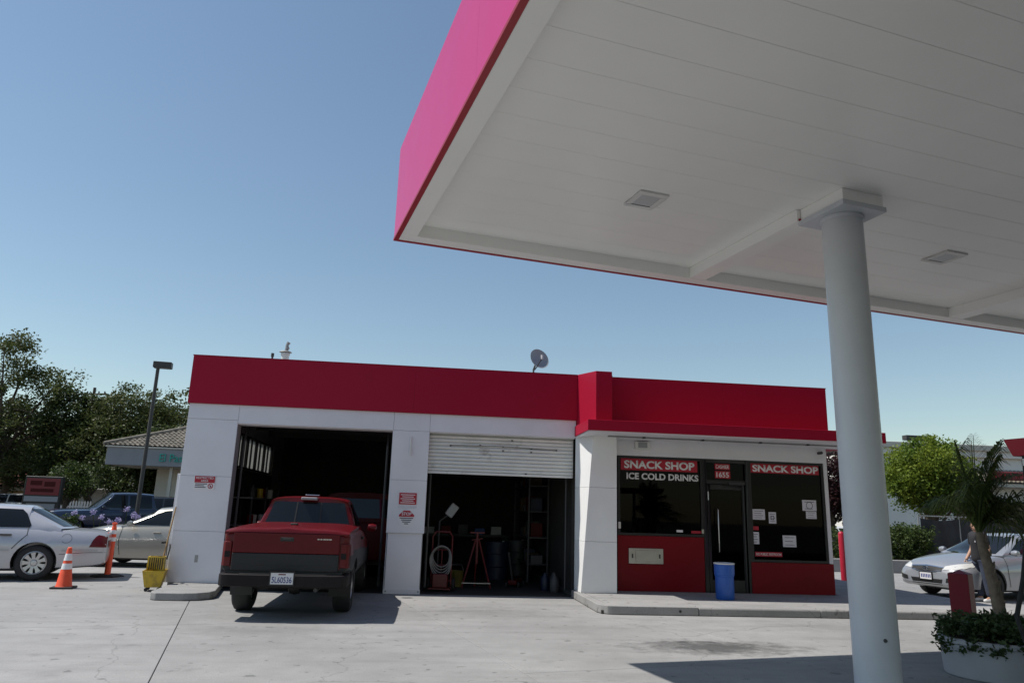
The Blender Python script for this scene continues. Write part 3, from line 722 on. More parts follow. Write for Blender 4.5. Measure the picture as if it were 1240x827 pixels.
def wheel_meshes(r, w, rim_r, spokes, style):
    t = MB(); hw = w/2
    t.lathe([(rim_r*.97, -hw*.75), (rim_r+.01, -hw*.95), (r-.05, -hw), (r-.012, -hw*.82), (r, -hw*.6), (r, hw*.6), (r-.012, hw*.82), (r-.05, hw), (rim_r+.01, hw*.95), (rim_r*.97, hw*.75)], 32, axis='y', closed=True)
    tyre = t.mesh('tyre', 'tyre_rubber', smooth=40)
    m = MB(); m.lathe([(rim_r, -hw*.7), (rim_r, hw*.78), (rim_r-.018, hw*.84), (rim_r-.03, hw*.72), (rim_r-.035, -hw*.6)], 32, axis='y', closed=True)
    y1 = hw*.62
    m.lathe([(.0, y1+.02), (rim_r*.22, y1+.012), (rim_r*.30, y1-.01), (rim_r*.3, y1-.05), (0.0, y1-.05)], 20, axis='y')
    for k in range(spokes):
        a = 2*PI*k/spokes; wd = rim_r*(.60 if style == 'holes' else .42)*PI/spokes
        ca, sa = math.cos(a), math.sin(a); q = []
        for (rr, ww, yy) in ((rim_r*.27, wd*.6, y1-.005), (rim_r*.62, wd*.62, y1+.002), (rim_r*.95, wd*1.15, y1+.006)):
            for sgn in (-1, 1): q.append((ca*rr-sa*ww*sgn, yy, sa*rr+ca*ww*sgn))
        back = [(x, yv-.035, z) for x, yv, z in q]
        m.add(q+back, [(0, 1, 3, 2), (2, 3, 5, 4), (6, 8, 9, 7), (8, 10, 11, 9), (0, 2, 8, 6), (2, 4, 10, 8), (1, 7, 9, 3), (3, 9, 11, 5)])
    m.cur = 1; m.lathe([(0.0, y1-.075), (rim_r-.02, y1-.075), (rim_r-.02, y1-.09), (0, y1-.09)], 24, axis='y')
    rim = m.mesh('wheel', ['alloy', 'car_trim'], smooth=35)
    return rim, tyre
def car(name, label, cat, loc, heading, sp, group=None):
    root = thing(name, label, cat, loc, heading, group)
    paint = sp['paint']
    bmb = loft_body(sp['rows'], sp.get('style', 'car'))
    me = bmb.mesh('body', [paint]+sp.get('extra_mats', []), smooth=32)
    bo = link('body', me)
    # wheel arches are cut out of the body
    ar = sp['arch']; cut = MB(); 
    for wx in sp['wx']:
        for sg in (-1, 1):
            cut.lathe([(ar, sg*.55), (ar, sg*1.3)], 28, (wx, 0, sp['wr']+.01), 'y')
    co = cut.build('cutter', paint)
    md = bo.modifiers.new('cut', 'BOOLEAN'); md.object = co; md.operation = 'DIFFERENCE'; md.solver = 'EXACT'
    bpy.context.view_layer.update()
    dg = bpy.context.evaluated_depsgraph_get()
    me2 = bpy.data.meshes.new_from_object(bo.evaluated_get(dg)); me2.name = 'body'
    bo.modifiers.clear(); bpy.data.objects.remove(co)
    if len(me2.polygons) > 100: bo.data = me2
    bo.parent = root
    bo.data.shade_smooth(); bo.data.set_sharp_from_angle(angle=rad(32))
    if 'two_tone' in sp:
        zl, mi = sp['two_tone']
        for p in bo.data.polygons:
            if p.center.z < zl: p.material_index = mi
    gh = None; meshes = [me]
    if 'gh' in sp:
        gm = greenhouse(**sp['gh']); gh = gm.build('cabin', paint, root, smooth=38); meshes.append(gh.data)
    bv = bvh_of(meshes)
    rim, tyre = wheel_meshes(sp['wr'], sp.get('ww', .21), sp['rim'], sp.get('spokes', 9), sp.get('wstyle', 'holes'))
    for wx in sp['wx']:
        for sg in (-1, 1):
            wl_ = link('wheel', rim, root, (wx, sg*sp['track'], sp['wr'])); wl_.rotation_euler = (0, 0, 0 if sg > 0 else PI)
            link('tyre', tyre, wl_)
            MB().lathe([(ar-.012, -.34), (ar-.012, .055)], 24, (wx, sg*(sp['track']-.03)-(.0 if sg > 0 else -.0), sp['wr']+.01), 'y').build('wheel_well', 'car_trim', root) if False else None
            q = MB(); q.lathe([(ar-.004, 0), (ar-.004, .45)], 24, (wx, sg*.556-(0 if sg > 0 else .45)+(sg*0), sp['wr']+.01), 'y')
            q.f = q.f[:-2]; q.mi = q.mi[:-2]
            # keep only the upper part of the liner inside the body
            q.f = [f for f in q.f if min(q.v[i][2] for i in f) > sp['wr']-.12]; q.mi = [0]*len(q.f)
            yl = sp['liner_y']
            q.v = [(x, max(-yl, min(yl, y)), z) for x, y, z in q.v]
            q.build('wheel_arch', 'car_trim', root, recalc=False)
    MB().box(sp['wx'][1]-.35, sp['wx'][0]+.35, -.55, .55, sp.get('under', .16), sp.get('under', .16)+.1).build('chassis', 'car_trim', root)
    for (pn, mm, view, poly, *rest) in sp['patches']:
        off = rest[0] if rest else .006
        if view == 'side':
            for vw in ('left', 'right'): patch(bv, poly, vw, off).build(pn, mm, root, smooth=60)
        elif view in ('front2', 'back2'):
            for sgn in (1, -1): patch(bv, [(y*sgn, z) for y, z in poly], view[:-1], off, .04).build(pn, mm, root, smooth=60)
        else: patch(bv, poly, view, off).build(pn, mm, root, smooth=60)
    for (x0, x1, y, z0, z1, mm, pn) in sp.get('side_boxes', []):
        for sg in (-1, 1): MB().box(x0, x1, sg*y-.02, sg*y+.02, z0, z1).build(pn, mm, root, bev=.008)
    if 'mirror' in sp:
        x, y, z = sp['mirror']
        for sg in (-1, 1):
            q = MB(); q.lathe([(.0, -.08), (.07, -.07), (.095, 0), (.08, .07), (0, .085)], 16, (0, 0, 0), 'y'); q.v = [(x+v[0]*.75, sg*(y+.08)+v[1], z+v[2]*.75) for v in q.v]
            q.build('mirror', paint, root, smooth=60)
    return root, bv
def line(pts, w=.012):
    """thin polygon along a polyline in 2D (door gaps)"""
    P = [Vector(p) for p in pts]; L = []; R = []
    for i, p in enumerate(P):
        t = (P[min(i+1, len(P)-1)]-P[max(i-1, 0)]).normalized(); n = Vector((-t.y, t.x)); L.append(tuple(p+n*w/2)); R.append(tuple(p-n*w/2))
    return L+R[::-1]

# --- red pickup backed out of the first bay
def red_pickup():
    rows = [(-2.42, .62, 1.16, 1.17, .80, .79, .70), (-2.40, .56, 1.19, 1.20, .865, .845, .74), (-2.33, .54, 1.205, 1.215, .885, .865, .76), (-1.2, .46, 1.215, 1.225, .90, .88, .78), (-.35, .42, 1.215, 1.23, .90, .875, .78),
            (.55, .42, 1.16, 1.18, .90, .865, .78), (1.05, .42, 1.12, 1.17, .90, .845, .78), (1.7, .44, 1.06, 1.13, .895, .82, .78), (2.35, .46, 1.0, 1.05, .86, .78, .76), (2.62, .5, .92, .96, .80, .72, .72), (2.68, .58, .82, .85, .72, .66, .66)]
    sp = dict(rows=rows, style='truck', paint='truck_red', extra_mats=['truck_grey'], two_tone=(.905, 1), arch=.43, wr=.36, ww=.27, rim=.21, wx=(1.72, -1.30), track=.74, liner_y=.87, under=.36, spokes=6, wstyle='x',
        gh=dict(A=(1.02, 1.13), B=(.35, 1.70), Cc=(-.52, 1.705), D=(-.66, 1.19), zb=1.18, zr=1.70, hwb=.80, hwr=.63, bowr=.05, bowf=.14, crown=.035),
        patches=[('rear_window', 'car_glass', 'back', [(-.69, 1.275), (.69, 1.275), (.575, 1.635), (-.575, 1.635)]),
                 ('windscreen', 'car_glass', 'front', [(-.68, 1.2), (.68, 1.2), (.56, 1.62), (-.56, 1.62)]),
                 ('side_window', 'car_glass', 'side', [(.62, 1.25), (.2, 1.62), (-.36, 1.62), (-.42, 1.25)]),
                 ('door_gap', 'car_trim', 'side', line([(-.5, 1.2), (-.5, .5), (.78, .5), (.82, 1.1)]))],
        mirror=(.72, .92, 1.22), side_boxes=[(-.42, -.24, .905, 1.05, 1.09, 'car_trim', 'door_handle')])
    r, bv = car('pickup_truck', 'red and grey pickup truck reversed halfway into the first garage bay', 'pickup', (-1.925, 13.42, 0), rad(90.6), sp)
    r.data = None
    # tonneau lid
    t = MB(); n = 11; V = [-1+2*i/(n-1) for i in range(n)]; X = [-2.46, -2.44, -2.38, -2.2, -1.5, -.8, -.70]
    Zx = [1.195, 1.228, 1.248, 1.262, 1.29, 1.305, 1.30]
    vs = [(x, v*.86, z-.045*abs(v)**6+(.018*math.exp(-((v)/.16)**2) if 1 <= i <= 4 else 0)) for i, (x, z) in enumerate(zip(X, Zx)) for v in V]
    k = len(X); fs = [(i*n+j, i*n+j+1, (i+1)*n+j+1, (i+1)*n+j) for i in range(k-1) for j in range(n-1)]
    bot = [(x, v*.86, 1.185) for x in X for v in V]; o = len(vs); fs += [tuple(q+o for q in reversed(f)) for f in fs]
    rim = [i*n for i in range(k)]+[(k-1)*n+j for j in range(1, n)]+[i*n+n-1 for i in range(k-2, -1, -1)]+[j for j in range(n-2, 0, -1)]
    m_ = len(rim); fs += [(rim[i], rim[(i+1) % m_], rim[(i+1) % m_]+o, rim[i]+o) for i in range(m_)]
    t.add(vs+bot, fs); t.build('tonneau_lid', 'truck_red', r, smooth=40)
    MB().box(-2.0, -1.9, -.05, .05, 1.28, 1.312).build('lid_latch', 'car_trim', r, bev=.01)
    # tailgate
    tg = MB().box(-2.462, -2.40, -.735, .735, .905, 1.182).build('tailgate', 'truck_red', r, bev=.014)
    MB().box(-2.459, -2.40, -.735, .735, .66, .902).build('tailgate_lower', 'truck_grey', tg, bev=.012)
    MB().box(-2.4645, -2.44, -.72, .72, .745, .752).build('tailgate_crease', 'car_trim', tg)
    hb = MB().box(-2.468, -2.45, -.095, .095, 1.07, 1.125).build('handle', 'car_trim', tg, bev=.006)
    MB().box(-2.475, -2.466, -.06, .06, 1.095, 1.115).build('handle_bar', 'black_paint', tg, bev=.003)
    for k_, (a, c) in enumerate(((-.62, -.58), (-.575, -.545), (-.54, -.50), (-.49, -.46), (-.45, -.42))): MB().box(-2.4665, -2.46, a, c, 1.10, 1.118).build('badge', 'chrome', tg)
    # corner lamps
    for sg in (-1, 1):
        q = MB(); y0, y1 = .752, .878
        q.prism([(-2.442, sg*y0), (-2.436, sg*(y1-.04)), (-2.405, sg*(y1-.004)), (-2.30, sg*(y1+.012)), (-2.30, sg*y0)], .72, 1.05)
        l = q.build('tail_lamp', 'tail_red', r, bev=.01)
        qq = MB().prism([(-2.4445, sg*(y0+.012)), (-2.4405, sg*(y1-.045)), (-2.44, sg*(y1-.04)), (-2.44, sg*(y0+.012))], .84, .92).build('reversing_lamp', 'truck_bumper', l)
    # bumper
    bp = MB(); pl = [(-2.36, -.885), (-2.46, -.878), (-2.53, -.83), (-2.565, -.70), (-2.58, -.3), (-2.58, .3), (-2.565, .70), (-2.53, .83), (-2.46, .878), (-2.36, .885), (-2.0, .885), (-2.0, .84), (-2.38, .83), (-2.38, -.83), (-2.0, -.84), (-2.0, -.885)]
    bu = bp.prism(pl, .46, .625).build('bumper', 'truck_bumper', r, bev=.018)
    MB().box(-2.55, -2.42, -.6, .6, .6255, .632).build('step_pad', 'rubber', bu)
    MB().box(-2.44, -2.30, -.80, .80, .56, .66).build('bumper_filler', 'car_trim', r)
    p = MB().box(-2.593, -2.583, -.155, .155, .50, .655).build('number_plate', 'plate_white', bu, bev=.004)
    fr = MB(); fr.box(-2.597, -2.585, -.17, .17, .655, .672); fr.box(-2.597, -2.585, -.17, -.155, .495, .655); fr.box(-2.597, -2.585, .155, .17, .495, .655); fr.box(-2.597, -2.585, -.17, .17, .482, .495)
    fr.build('plate_frame', 'car_trim', bu)
    lt = text('lettering', '5L60536', 'plate_blue', p, -.135, .135, .52, .60, 0, .008); lt.rotation_euler = (0, 0, -PI/2); lt.location = (-2.5935, 0, 0)
    s2 = MB().box(-2.594, -2.5925, -.05, .05, .625, .64).build('plate_script', 'tail_red', p)
    # rear window dividers, third brake lamp, exhaust, mud under-structure
    for yy in (-.21, .21):
        patch(bv, line([(yy, 1.28), (yy*.92, 1.63)], .022), 'back', .010, .05).build('window_bar', 'car_trim', r)
    MB().box(-.66, -.50, -.13, .13, 1.665, 1.715).build('brake_lamp', 'lens_grey', r, bev=.012)
    MB().box(-.30, -.10, -.12, .12, 1.745, 1.765).build('cargo_lamp', 'chrome', r, bev=.008)
    MB().tube([(-2.45, -.45, .42), (-1.6, -.45, .42)], .03, 8).build('exhaust', 'dark_metal', r)
    MB().tube([(-1.30, -.70, .36), (-1.30, .70, .36)], .06, 8).build('axle', 'dark_metal', r)
    MB().lathe([(0, -.12), (.11, -.08), (.13, 0), (.11, .08), (0, .12)], 12, (-1.30, 0, .36), 'y').build('differential', 'dark_metal', r)
    return r
pickup = red_pickup()

# --- silver full-size saloon by the cones
def side_glass(z0, z1, pts): return pts
def crown_saloon():
    rows = [(-2.68, .42, .77, .79, .84, .70, .78), (-2.665, .33, .865, .88, .895, .76, .83), (-2.60, .28, .915, .935, .93, .80, .86), (-2.25, .24, .94, .965, .965, .84, .89), (-1.7, .21, .955, .985, .985, .86, .92),
            (-1.1, .20, .955, .99, .99, .885, .93), (0, .19, .94, .98, .99, .90, .93), (.9, .19, .925, .985, .985, .88, .93), (1.5, .21, .89, .965, .975, .85, .92), (2.1, .23, .83, .90, .94, .79, .88), (2.42, .27, .75, .80, .86, .71, .82), (2.5, .36, .66, .69, .76, .62, .74)]
    sp = dict(rows=rows, paint='silver_paint', arch=.385, wr=.335, ww=.225, rim=.225, wx=(1.456, -1.456), track=.835, liner_y=.93, spokes=9, wstyle='holes',
        gh=dict(A=(1.08, .95), B=(.30, 1.40), Cc=(-1.22, 1.415), D=(-2.02, .985), zb=.95, zr=1.41, hwb=.885, hwr=.62, bowf=.2, bowr=.2),
        patches=[('rear_window', 'car_glass', 'back', [(-.66, 1.02), (.66, 1.02), (.55, 1.345), (-.55, 1.345)]),
                 ('windscreen', 'car_glass', 'front', [(-.70, .99), (.70, .99), (.57, 1.35), (-.57, 1.35)]),
                 ('side_window', 'car_glass', 'side', [(-.36, .995), (-1.28, .995), (-1.30, 1.04), (-1.18, 1.25), (-1.08, 1.335), (-.36, 1.35)]),
                 ('side_window', 'car_glass', 'side', [(.72, .995), (-.27, .995), (-.27, 1.35), (.22, 1.34)]),
                 ('door_gap', 'car_trim', 'side', line([(-1.26, 1.0), (-1.27, .86), (-1.15, .72), (-1.06, .6)], .014)),
                 ('door_gap', 'car_trim', 'side', line([(-.31, .97), (-.31, .3)], .012)), ('door_gap', 'car_trim', 'side', line([(.95, .93), (.92, .3)], .012)),
                 ('rub_strip', 'silver_paint_cool', 'side', line([(-2.52, .575), (-1.9, .575)], .035), .014), ('rub_strip', 'silver_paint_cool', 'side', line([(-1.02, .575), (1.02, .575)], .035), .014),
                 ('fuel_flap', 'car_trim', 'side', line([(-1.95+.09*math.cos(a*PI/10), .80+.085*math.sin(a*PI/10)) for a in range(1, 19)], .006), .004),
                 ('tail_lamp', 'tail_red', 'side', [(-2.36, .64), (-2.41, .77), (-2.46, .845), (-2.50, .872), (-2.655, .84), (-2.66, .635)], .008),
                 ('tail_lamp', 'tail_red', 'back2', [(.30, .64), (.30, .765), (.80, .765), (.825, .72), (.825, .635)], .008),
                 ('bumper_gap', 'car_trim', 'side', line([(-1.86, .50), (-2.3, .535), (-2.66, .54)], .008), .004),
                 ('headlamp', 'lamp_clear', 'front2', [(.40, .58), (.40, .70), (.74, .70), (.76, .60)])],
        mirror=(.80, .93, 1.02), side_boxes=[(-1.02, -.82, .965, .845, .875, 'car_trim', 'door_handle'), (.05, .25, .965, .845, .875, 'car_trim', 'door_handle')])
    return car('silver_sedan', 'silver full-size sedan parked behind the orange traffic cone', 'car', (-9.13, 16.14, 0), rad(197), sp)[0]
crown_saloon()

def sedan_spec(paint, patches_extra=(), **kw):
    rows = [(-2.42, .45, .74, .76, .70, .60, .66), (-2.39, .34, .92, .94, .82, .70, .78), (-2.25, .28, 1.02, 1.04, .87, .74, .82), (-1.8, .24, 1.04, 1.06, .895, .77, .85), (-1.1, .20, 1.01, 1.04, .91, .80, .86),
            (0, .19, .96, 1.0, .91, .82, .86), (.8, .19, .94, 1.0, .905, .80, .86), (1.25, .20, .91, 1.0, .90, .77, .86), (1.75, .21, .83, .92, .885, .73, .84), (2.1, .22, .74, .82, .85, .68, .80), (2.28, .25, .66, .72, .76, .58, .74), (2.36, .32, .56, .60, .62, .46, .62)]
    sp = dict(rows=rows, paint=paint, arch=.375, wr=.325, ww=.215, rim=.21, wx=(1.39, -1.39), track=.775, liner_y=.86, spokes=10, wstyle='x',
        gh=dict(A=(1.18, .96), B=(.22, 1.43), Cc=(-.90, 1.43), D=(-1.85, 1.03), zb=.96, zr=1.43, hwb=.80, hwr=.57, bowf=.22, bowr=.2),
        patches=[('rear_window', 'car_glass', 'back', [(-.58, 1.06), (.58, 1.06), (.49, 1.36), (-.49, 1.36)]),
                 ('windscreen', 'car_glass', 'front', [(-.64, 1.0), (-.3, .985), (.3, .985), (.64, 1.0), (.52, 1.385), (-.52, 1.385)]),
                 ('side_window', 'car_glass', 'side', [(-.22, 1.0), (-1.32, 1.03), (-.98, 1.30), (-.72, 1.36), (-.22, 1.385)]),
                 ('side_window', 'car_glass', 'side', [(.74, 1.0), (-.14, 1.0), (-.14, 1.365), (.04, 1.345), (.26, 1.25)]),
                 ('door_gap', 'car_trim', 'side', line([(-.18, .97), (-.2, .3)], .012)), ('door_gap', 'car_trim', 'side', line([(.93, .93), (.95, .6), (.9, .3)], .012)), ('door_gap', 'car_trim', 'side', line([(-1.18, .97), (-1.12, .7), (-.98, .5)], .012)),
                 ('headlamp', 'lamp_clear', 'front', [(.42, .625), (.44, .70), (.62, .755), (.80, .79), (.82, .70), (.70, .645)], .008), ('headlamp', 'lamp_clear', 'front', [(-.42, .625), (-.44, .70), (-.62, .755), (-.80, .79), (-.82, .70), (-.70, .645)], .008),
                 ('headlamp_side', 'lamp_clear', 'side', [(2.12, .66), (2.05, .73), (1.80, .80), (1.85, .73)], .008),
                 ('tail_lamp', 'tail_red', 'side', [(-2.1, .78), (-2.12, .93), (-2.38, .93), (-2.40, .78)], .008),
                 ('upper_grille', 'car_trim', 'front', [(-.40, .60), (-.40, .665), (0, .69), (.40, .665), (.40, .60), (0, .565)], .006),
                 ('lower_grille', 'car_trim', 'front', [(-.40, .30), (-.42, .42), (.42, .42), (.40, .30)], .006),
                 ('fog_recess', 'car_trim', 'front2', [(.50, .36), (.52, .45), (.72, .48), (.74, .38)], .006),
                 ]+list(patches_extra),
        mirror=(.72, .86, 1.03), side_boxes=[(-1.0, -.82, .895, .82, .85, paint, 'door_handle'), (.0, .18, .895, .82, .85, paint, 'door_handle')])
    sp.update(kw); return sp
cam_r, bv = car('silver_sedan', 'silver sedan with dark grille facing left behind the potted palm', 'car', (13.8, 16.6, 0), rad(192), sedan_spec('silver_paint_cool'))
patch(bv, line([(-.42, .672), (0, .70), (.42, .672)], .02), 'front', .012, .05).build('grille_bar', 'chrome', cam_r)
patch(bv, line([(-.40, .60), (0, .565), (.40, .60)], .014), 'front', .012, .05).build('grille_bar', 'chrome', cam_r)
em = MB()
for (rx, rz, dz) in ((.075, .05, 0), (.028, .05, 0), (.055, .022, .022)):
    em.tube([(0, rx*math.cos(a*PI/12), .635+dz+rz*math.sin(a*PI/12)) for a in range(25)], .007, 5, False)
h = bv.ray_cast(Vector((8, 0, .635)), Vector((-1, 0, 0)))[0]
em.build('emblem', 'chrome', cam_r, loc=(h.x+.02, 0, 0))
h2 = bv.ray_cast(Vector((8, 0, .46)), Vector((-1, 0, 0)))[0]
pl = MB().box(h2.x-.01, h2.x+.02, -.155, .155, .40, .55).build('number_plate', 'plate_white', cam_r)
fr = MB(); fr.box(h2.x-.01, h2.x+.024, -.175, -.155, .385, .565); fr.box(h2.x-.01, h2.x+.024, .155, .175, .385, .565); fr.box(h2.x-.01, h2.x+.024, -.155, .155, .55, .565); fr.box(h2.x-.01, h2.x+.024, -.155, .155, .385, .40)
fr.build('plate_frame', 'car_trim', pl)
mb = MB()
for i, yy in enumerate((-.12, -.075, -.03, .015, .06, .105)): mb.box(h2.x+.02, h2.x+.022, yy, yy+.026, .435, .51)
q = mb.build('print', 'plate_blue', pl); q['kind'] = 'stuff'

car('beige_sedan', 'beige sedan parked in line beyond the white garage corner', 'car', (-6.35, 20.1, 0), rad(180), sedan_spec('beige_paint'))
def pickup_spec(paint):
    rows = [(-2.75, .60, 1.10, 1.12, .86, .84, .8), (-2.72, .52, 1.22, 1.23, .95, .92, .86), (-1.8, .48, 1.24, 1.25, .99, .95, .88), (-.9, .46, 1.24, 1.25, 1.0, .95, .88), (.2, .46, 1.2, 1.22, 1.0, .94, .88), (1.05, .46, 1.18, 1.24, 1.0, .93, .88),
            (1.8, .48, 1.14, 1.22, .99, .91, .87), (2.45, .5, 1.1, 1.17, .96, .88, .85), (2.66, .52, 1.02, 1.07, .93, .85, .83), (2.72, .58, .92, .94, .86, .80, .78)]
    return dict(rows=rows, style='truck', paint=paint, arch=.46, wr=.39, ww=.27, rim=.24, wx=(1.85, -1.75), track=.84, liner_y=.96, under=.4, spokes=6, wstyle='x',
        gh=dict(A=(1.25, 1.2), B=(.45, 1.90), Cc=(-1.1, 1.90), D=(-1.28, 1.22), zb=1.2, zr=1.9, hwb=.88, hwr=.70, bowf=.15, bowr=.04),
        patches=[('windscreen', 'car_glass', 'front', [(-.74, 1.27), (.74, 1.27), (.62, 1.82), (-.62, 1.82)]), ('rear_window', 'car_glass', 'back', [(-.7, 1.3), (.7, 1.3), (.6, 1.8), (-.6, 1.8)]),
                 ('side_window', 'car_glass', 'side', [(.92, 1.28), (-.08, 1.28), (-.08, 1.80), (.48, 1.80)]), ('side_window', 'car_glass', 'side', [(-.16, 1.28), (-1.05, 1.28), (-1.0, 1.80), (-.16, 1.80)]),
                 ('grille', 'car_trim', 'front', [(-.45, .80), (-.45, 1.02), (.45, 1.02), (.45, .80)]), ('headlamp', 'lamp_clear', 'front2', [(.50, .82), (.50, 1.02), (.82, 1.0), (.84, .84)]),
                 ('bumper', 'chrome', 'front', [(-.84, .56), (-.84, .72), (.84, .72), (.84, .56)], .03), ('grille_bar', 'chrome', 'front', line([(-.45, .91), (.45, .91)], .06), .015),
                 ('hood_edge', 'silver_paint', 'front', [(-.8, 1.05), (-.8, 1.09), (.8, 1.09), (.8, 1.05)], .01)],
        mirror=(.85, 1.0, 1.3))
car('pickup_truck', 'dark blue crew-cab pickup parked behind the lilac flowers', 'pickup', (-12.9, 33.6, 0), rad(213), pickup_spec('blue_paint'))
def suv_spec(paint):
    s = pickup_spec(paint); s['gh'] = dict(A=(1.2, 1.15), B=(.45, 1.82), Cc=(-2.2, 1.80), D=(-2.55, 1.2), zb=1.15, zr=1.82, hwb=.88, hwr=.68, bowf=.15, bowr=.1)
    s['patches'] = s['patches'][:4]; return s
car('dark_suv', 'black SUV standing between the blue pickup and the tiled shop', 'car', (-12.5, 37.6, 0), rad(190), suv_spec('black_paint'))
car('blue_car', 'dark blue car whose roof shows over the clipped hedge', 'car', (27.2, 36.2, 0), rad(184), sedan_spec('blue_paint'))
car('pale_car', 'pale car glimpsed beside the plum tree past the shop corner', 'car', (17.6, 31.0, 0), rad(184), sedan_spec('white_paint'))
car('orange_car', 'orange car at the left edge beyond the silver sedan', 'car', (-22.6, 38.5, 0), rad(184), sedan_spec('orange_paint'))
car('blue_car', 'dark blue car on the street in front of the red-roofed house', 'car', (-25.9, 47.0, 0), rad(180), sedan_spec('blue_paint'))
car('dark_car', 'black car low behind the silver sedan roof', 'car', (-17.6, 31.2, 0), rad(176), sedan_spec('black_paint'))
car('white_van', 'white SUV on the street left of the red sign', 'car', (-27.0, 52.5, 0), rad(180), suv_spec('white_paint'))
car('white_car', 'white car behind the picket fence', 'car', (-19.6, 49.0, 0), rad(180), sedan_spec('white_paint'))

# red van deep inside the first bay
def van_spec(paint):
    rows = [(-2.3, .5, 1.15, 1.16, .84, .82, .8), (-2.26, .42, 1.25, 1.26, .93, .90, .84), (-1.2, .40, 1.27, 1.28, .95, .92, .86), (.5, .40, 1.22, 1.24, .95, .90, .86), (1.2, .40, 1.12, 1.18, .94, .87, .85), (1.9, .42, 1.0, 1.08, .9, .8, .82), (2.15, .48, .88, .92, .8, .7, .72)]
    return dict(rows=rows, style='truck', paint=paint, arch=.40, wr=.34, ww=.22, rim=.2, wx=(1.4, -1.4), track=.80, liner_y=.9, under=.3, spokes=8, wstyle='x',
        gh=dict(A=(1.5, 1.15), B=(.75, 1.92), Cc=(-2.1, 1.92), D=(-2.24, 1.25), zb=1.2, zr=1.92, hwb=.87, hwr=.74, bowf=.15, bowr=.04),
        patches=[('rear_window', 'car_glass', 'back', [(-.7, 1.35), (.7, 1.35), (.66, 1.78), (-.66, 1.78)]), ('windscreen', 'car_glass', 'front', [(-.7, 1.25), (.7, 1.25), (.62, 1.8), (-.62, 1.8)]), ('side_window', 'car_glass', 'side', [(.9, 1.3), (-1.9, 1.32), (-1.85, 1.75), (.6, 1.75)]), ('tail_lamp', 'tail_red', 'back2', [(.78, .8), (.78, 1.1), (.88, 1.1), (.88, .8)])])
car('red_van', 'dim red van in the dark at the back of the first bay', 'van', (-1.45, 19.6, 0), rad(90), van_spec('van_red'))

# ------------------------------------------------------------------ small things round the garage
def cone(loc, label):
    t = thing('traffic_cone', label, 'cone', loc, rad(8))
    MB().box(-.18, .18, -.18, .18, 0, .035).build('base', 'rubber', t, bev=.012)
    zz = [(.135, .035), (.122, .05), (.10, .22)]
    f = lambda z: .128-(z-.05)*.142
    MB().lathe([(.14, .035), (f(.05), .055), (f(.70), .70), (f(.70)-.012, .71), (0, .71)], 28).build('shell', 'cone_orange', t, smooth=40)
    for z0, z1 in ((.33, .43), (.48, .60)): MB().lathe([(f(z0)+.0025, z0), (f(z1)+.0025, z1)], 28).build('reflective_band', 'reflective_white', t, smooth=40)
cone((-6.35, 14.55, 0), 'orange traffic cone with white bands in front of the silver sedan')
dl = thing('delineator_post', 'slim orange delineator post with white bands on a black base', 'bollard', (-6.55, 16.9, 0), rad(10))
MB().lathe([(.33, 0), (.33, .02), (.25, .045), (.08, .05)], 6).build('base', 'rubber', dl)
o = MB(); o.lathe([(.062, .04), (.058, .9), (.045, 1.02), (.03, 1.05), (.05, 1.07), (.05, 1.10), (.0, 1.11)], 20); o.build('post', 'cone_orange', dl, smooth=40)
for z0, z1 in ((.72, .80), (.87, .95)): MB().lathe([(.0625, z0), (.062, z1)], 20).build('reflective_band', 'reflective_white', dl, smooth=40)

# mop bucket with wringer and a mop leaning on the wall
bk = thing('mop_bucket', 'dirty yellow mop bucket with wringer at the garage corner', 'bucket', (-4.78, 14.45, 0), rad(12))
q = MB(); a = [(-.13, -.17), (.13, -.17), (.13, .17), (-.13, .17)]; t = [(-.19, -.23), (.19, -.23), (.19, .23), (-.19, .23)]
q.add([(*p, .07) for p in a]+[(*p, .36) for p in t]+[(p[0]*.92, p[1]*.94, .36) for p in t]+[(p[0]*.92, p[1]*.92, .10) for p in a], [(3, 2, 1, 0), (0, 1, 5, 4), (1, 2, 6, 5), (2, 3, 7, 6), (3, 0, 4, 7), (4, 5, 9, 8), (5, 6, 10, 9), (6, 7, 11, 10), (7, 4, 8, 11), (8, 9, 13, 12), (9, 10, 14, 13), (10, 11, 15, 14), (11, 8, 12, 15), (12, 13, 14, 15)])
q.build('tub', 'bucket_yellow', bk, bev=.008)
for x_ in (-.1, .1):
    for y_ in (-.15, .15): MB().lathe([(.0, -.015), (.032, -.015), (.032, .015), (0, .015)], 12, (x_, y_, .033), 'y').build('castor', 'rubber', bk)
wr = MB(); wr.box(-.13, .15, -.19, .05, .33, .36); wr.box(-.13, .15, -.19, -.17, .36, .60); wr.box(-.13, .15, .03, .05, .36, .60); wr.box(-.13, -.11, -.17, .03, .36, .60); wr.box(.13, .15, -.17, .03, .36, .60)
wo_ = wr.build('wringer', 'bucket_yellow', bk, bev=.004)
for k in range(7): MB().box(-.10+k*.035, -.085+k*.035, -.195, -.19, .38, .58).build('wringer_slot', 'rubber', wo_)
MB().tube([(.17, -.07, .55), (.2, -.07, .75), (.2, -.15, .82)], .012, 6).build('wringer_lever', 'dark_metal', bk)
mp = thing('mop', 'wooden mop handle leaning from the bucket against the wall', 'mop', (-4.78, 14.45, .12))
MB().tube([(.06, -.02, .0), (.155, .17, 1.36)], .013, 8).build('handle', 'wood', mp, smooth=40)
q = MB()
for k in range(30):
    a_ = random.uniform(0, 2*PI); r_ = random.uniform(.01, .07); q.tube([(.06, -.02, .1), (.06+r_*math.cos(a_)*.6, -.02+r_*math.sin(a_)*.6, .06), (.06+r_*math.cos(a_), -.02+r_*math.sin(a_), .0)], .008, 4)
q2 = q.build('mop_strands', 'hose_white', mp); q2['kind'] = 'stuff'
br = thing('squeegee', 'black squeegee hanging beside the mop at the wall', 'squeegee', (-4.74, 14.60, 0))
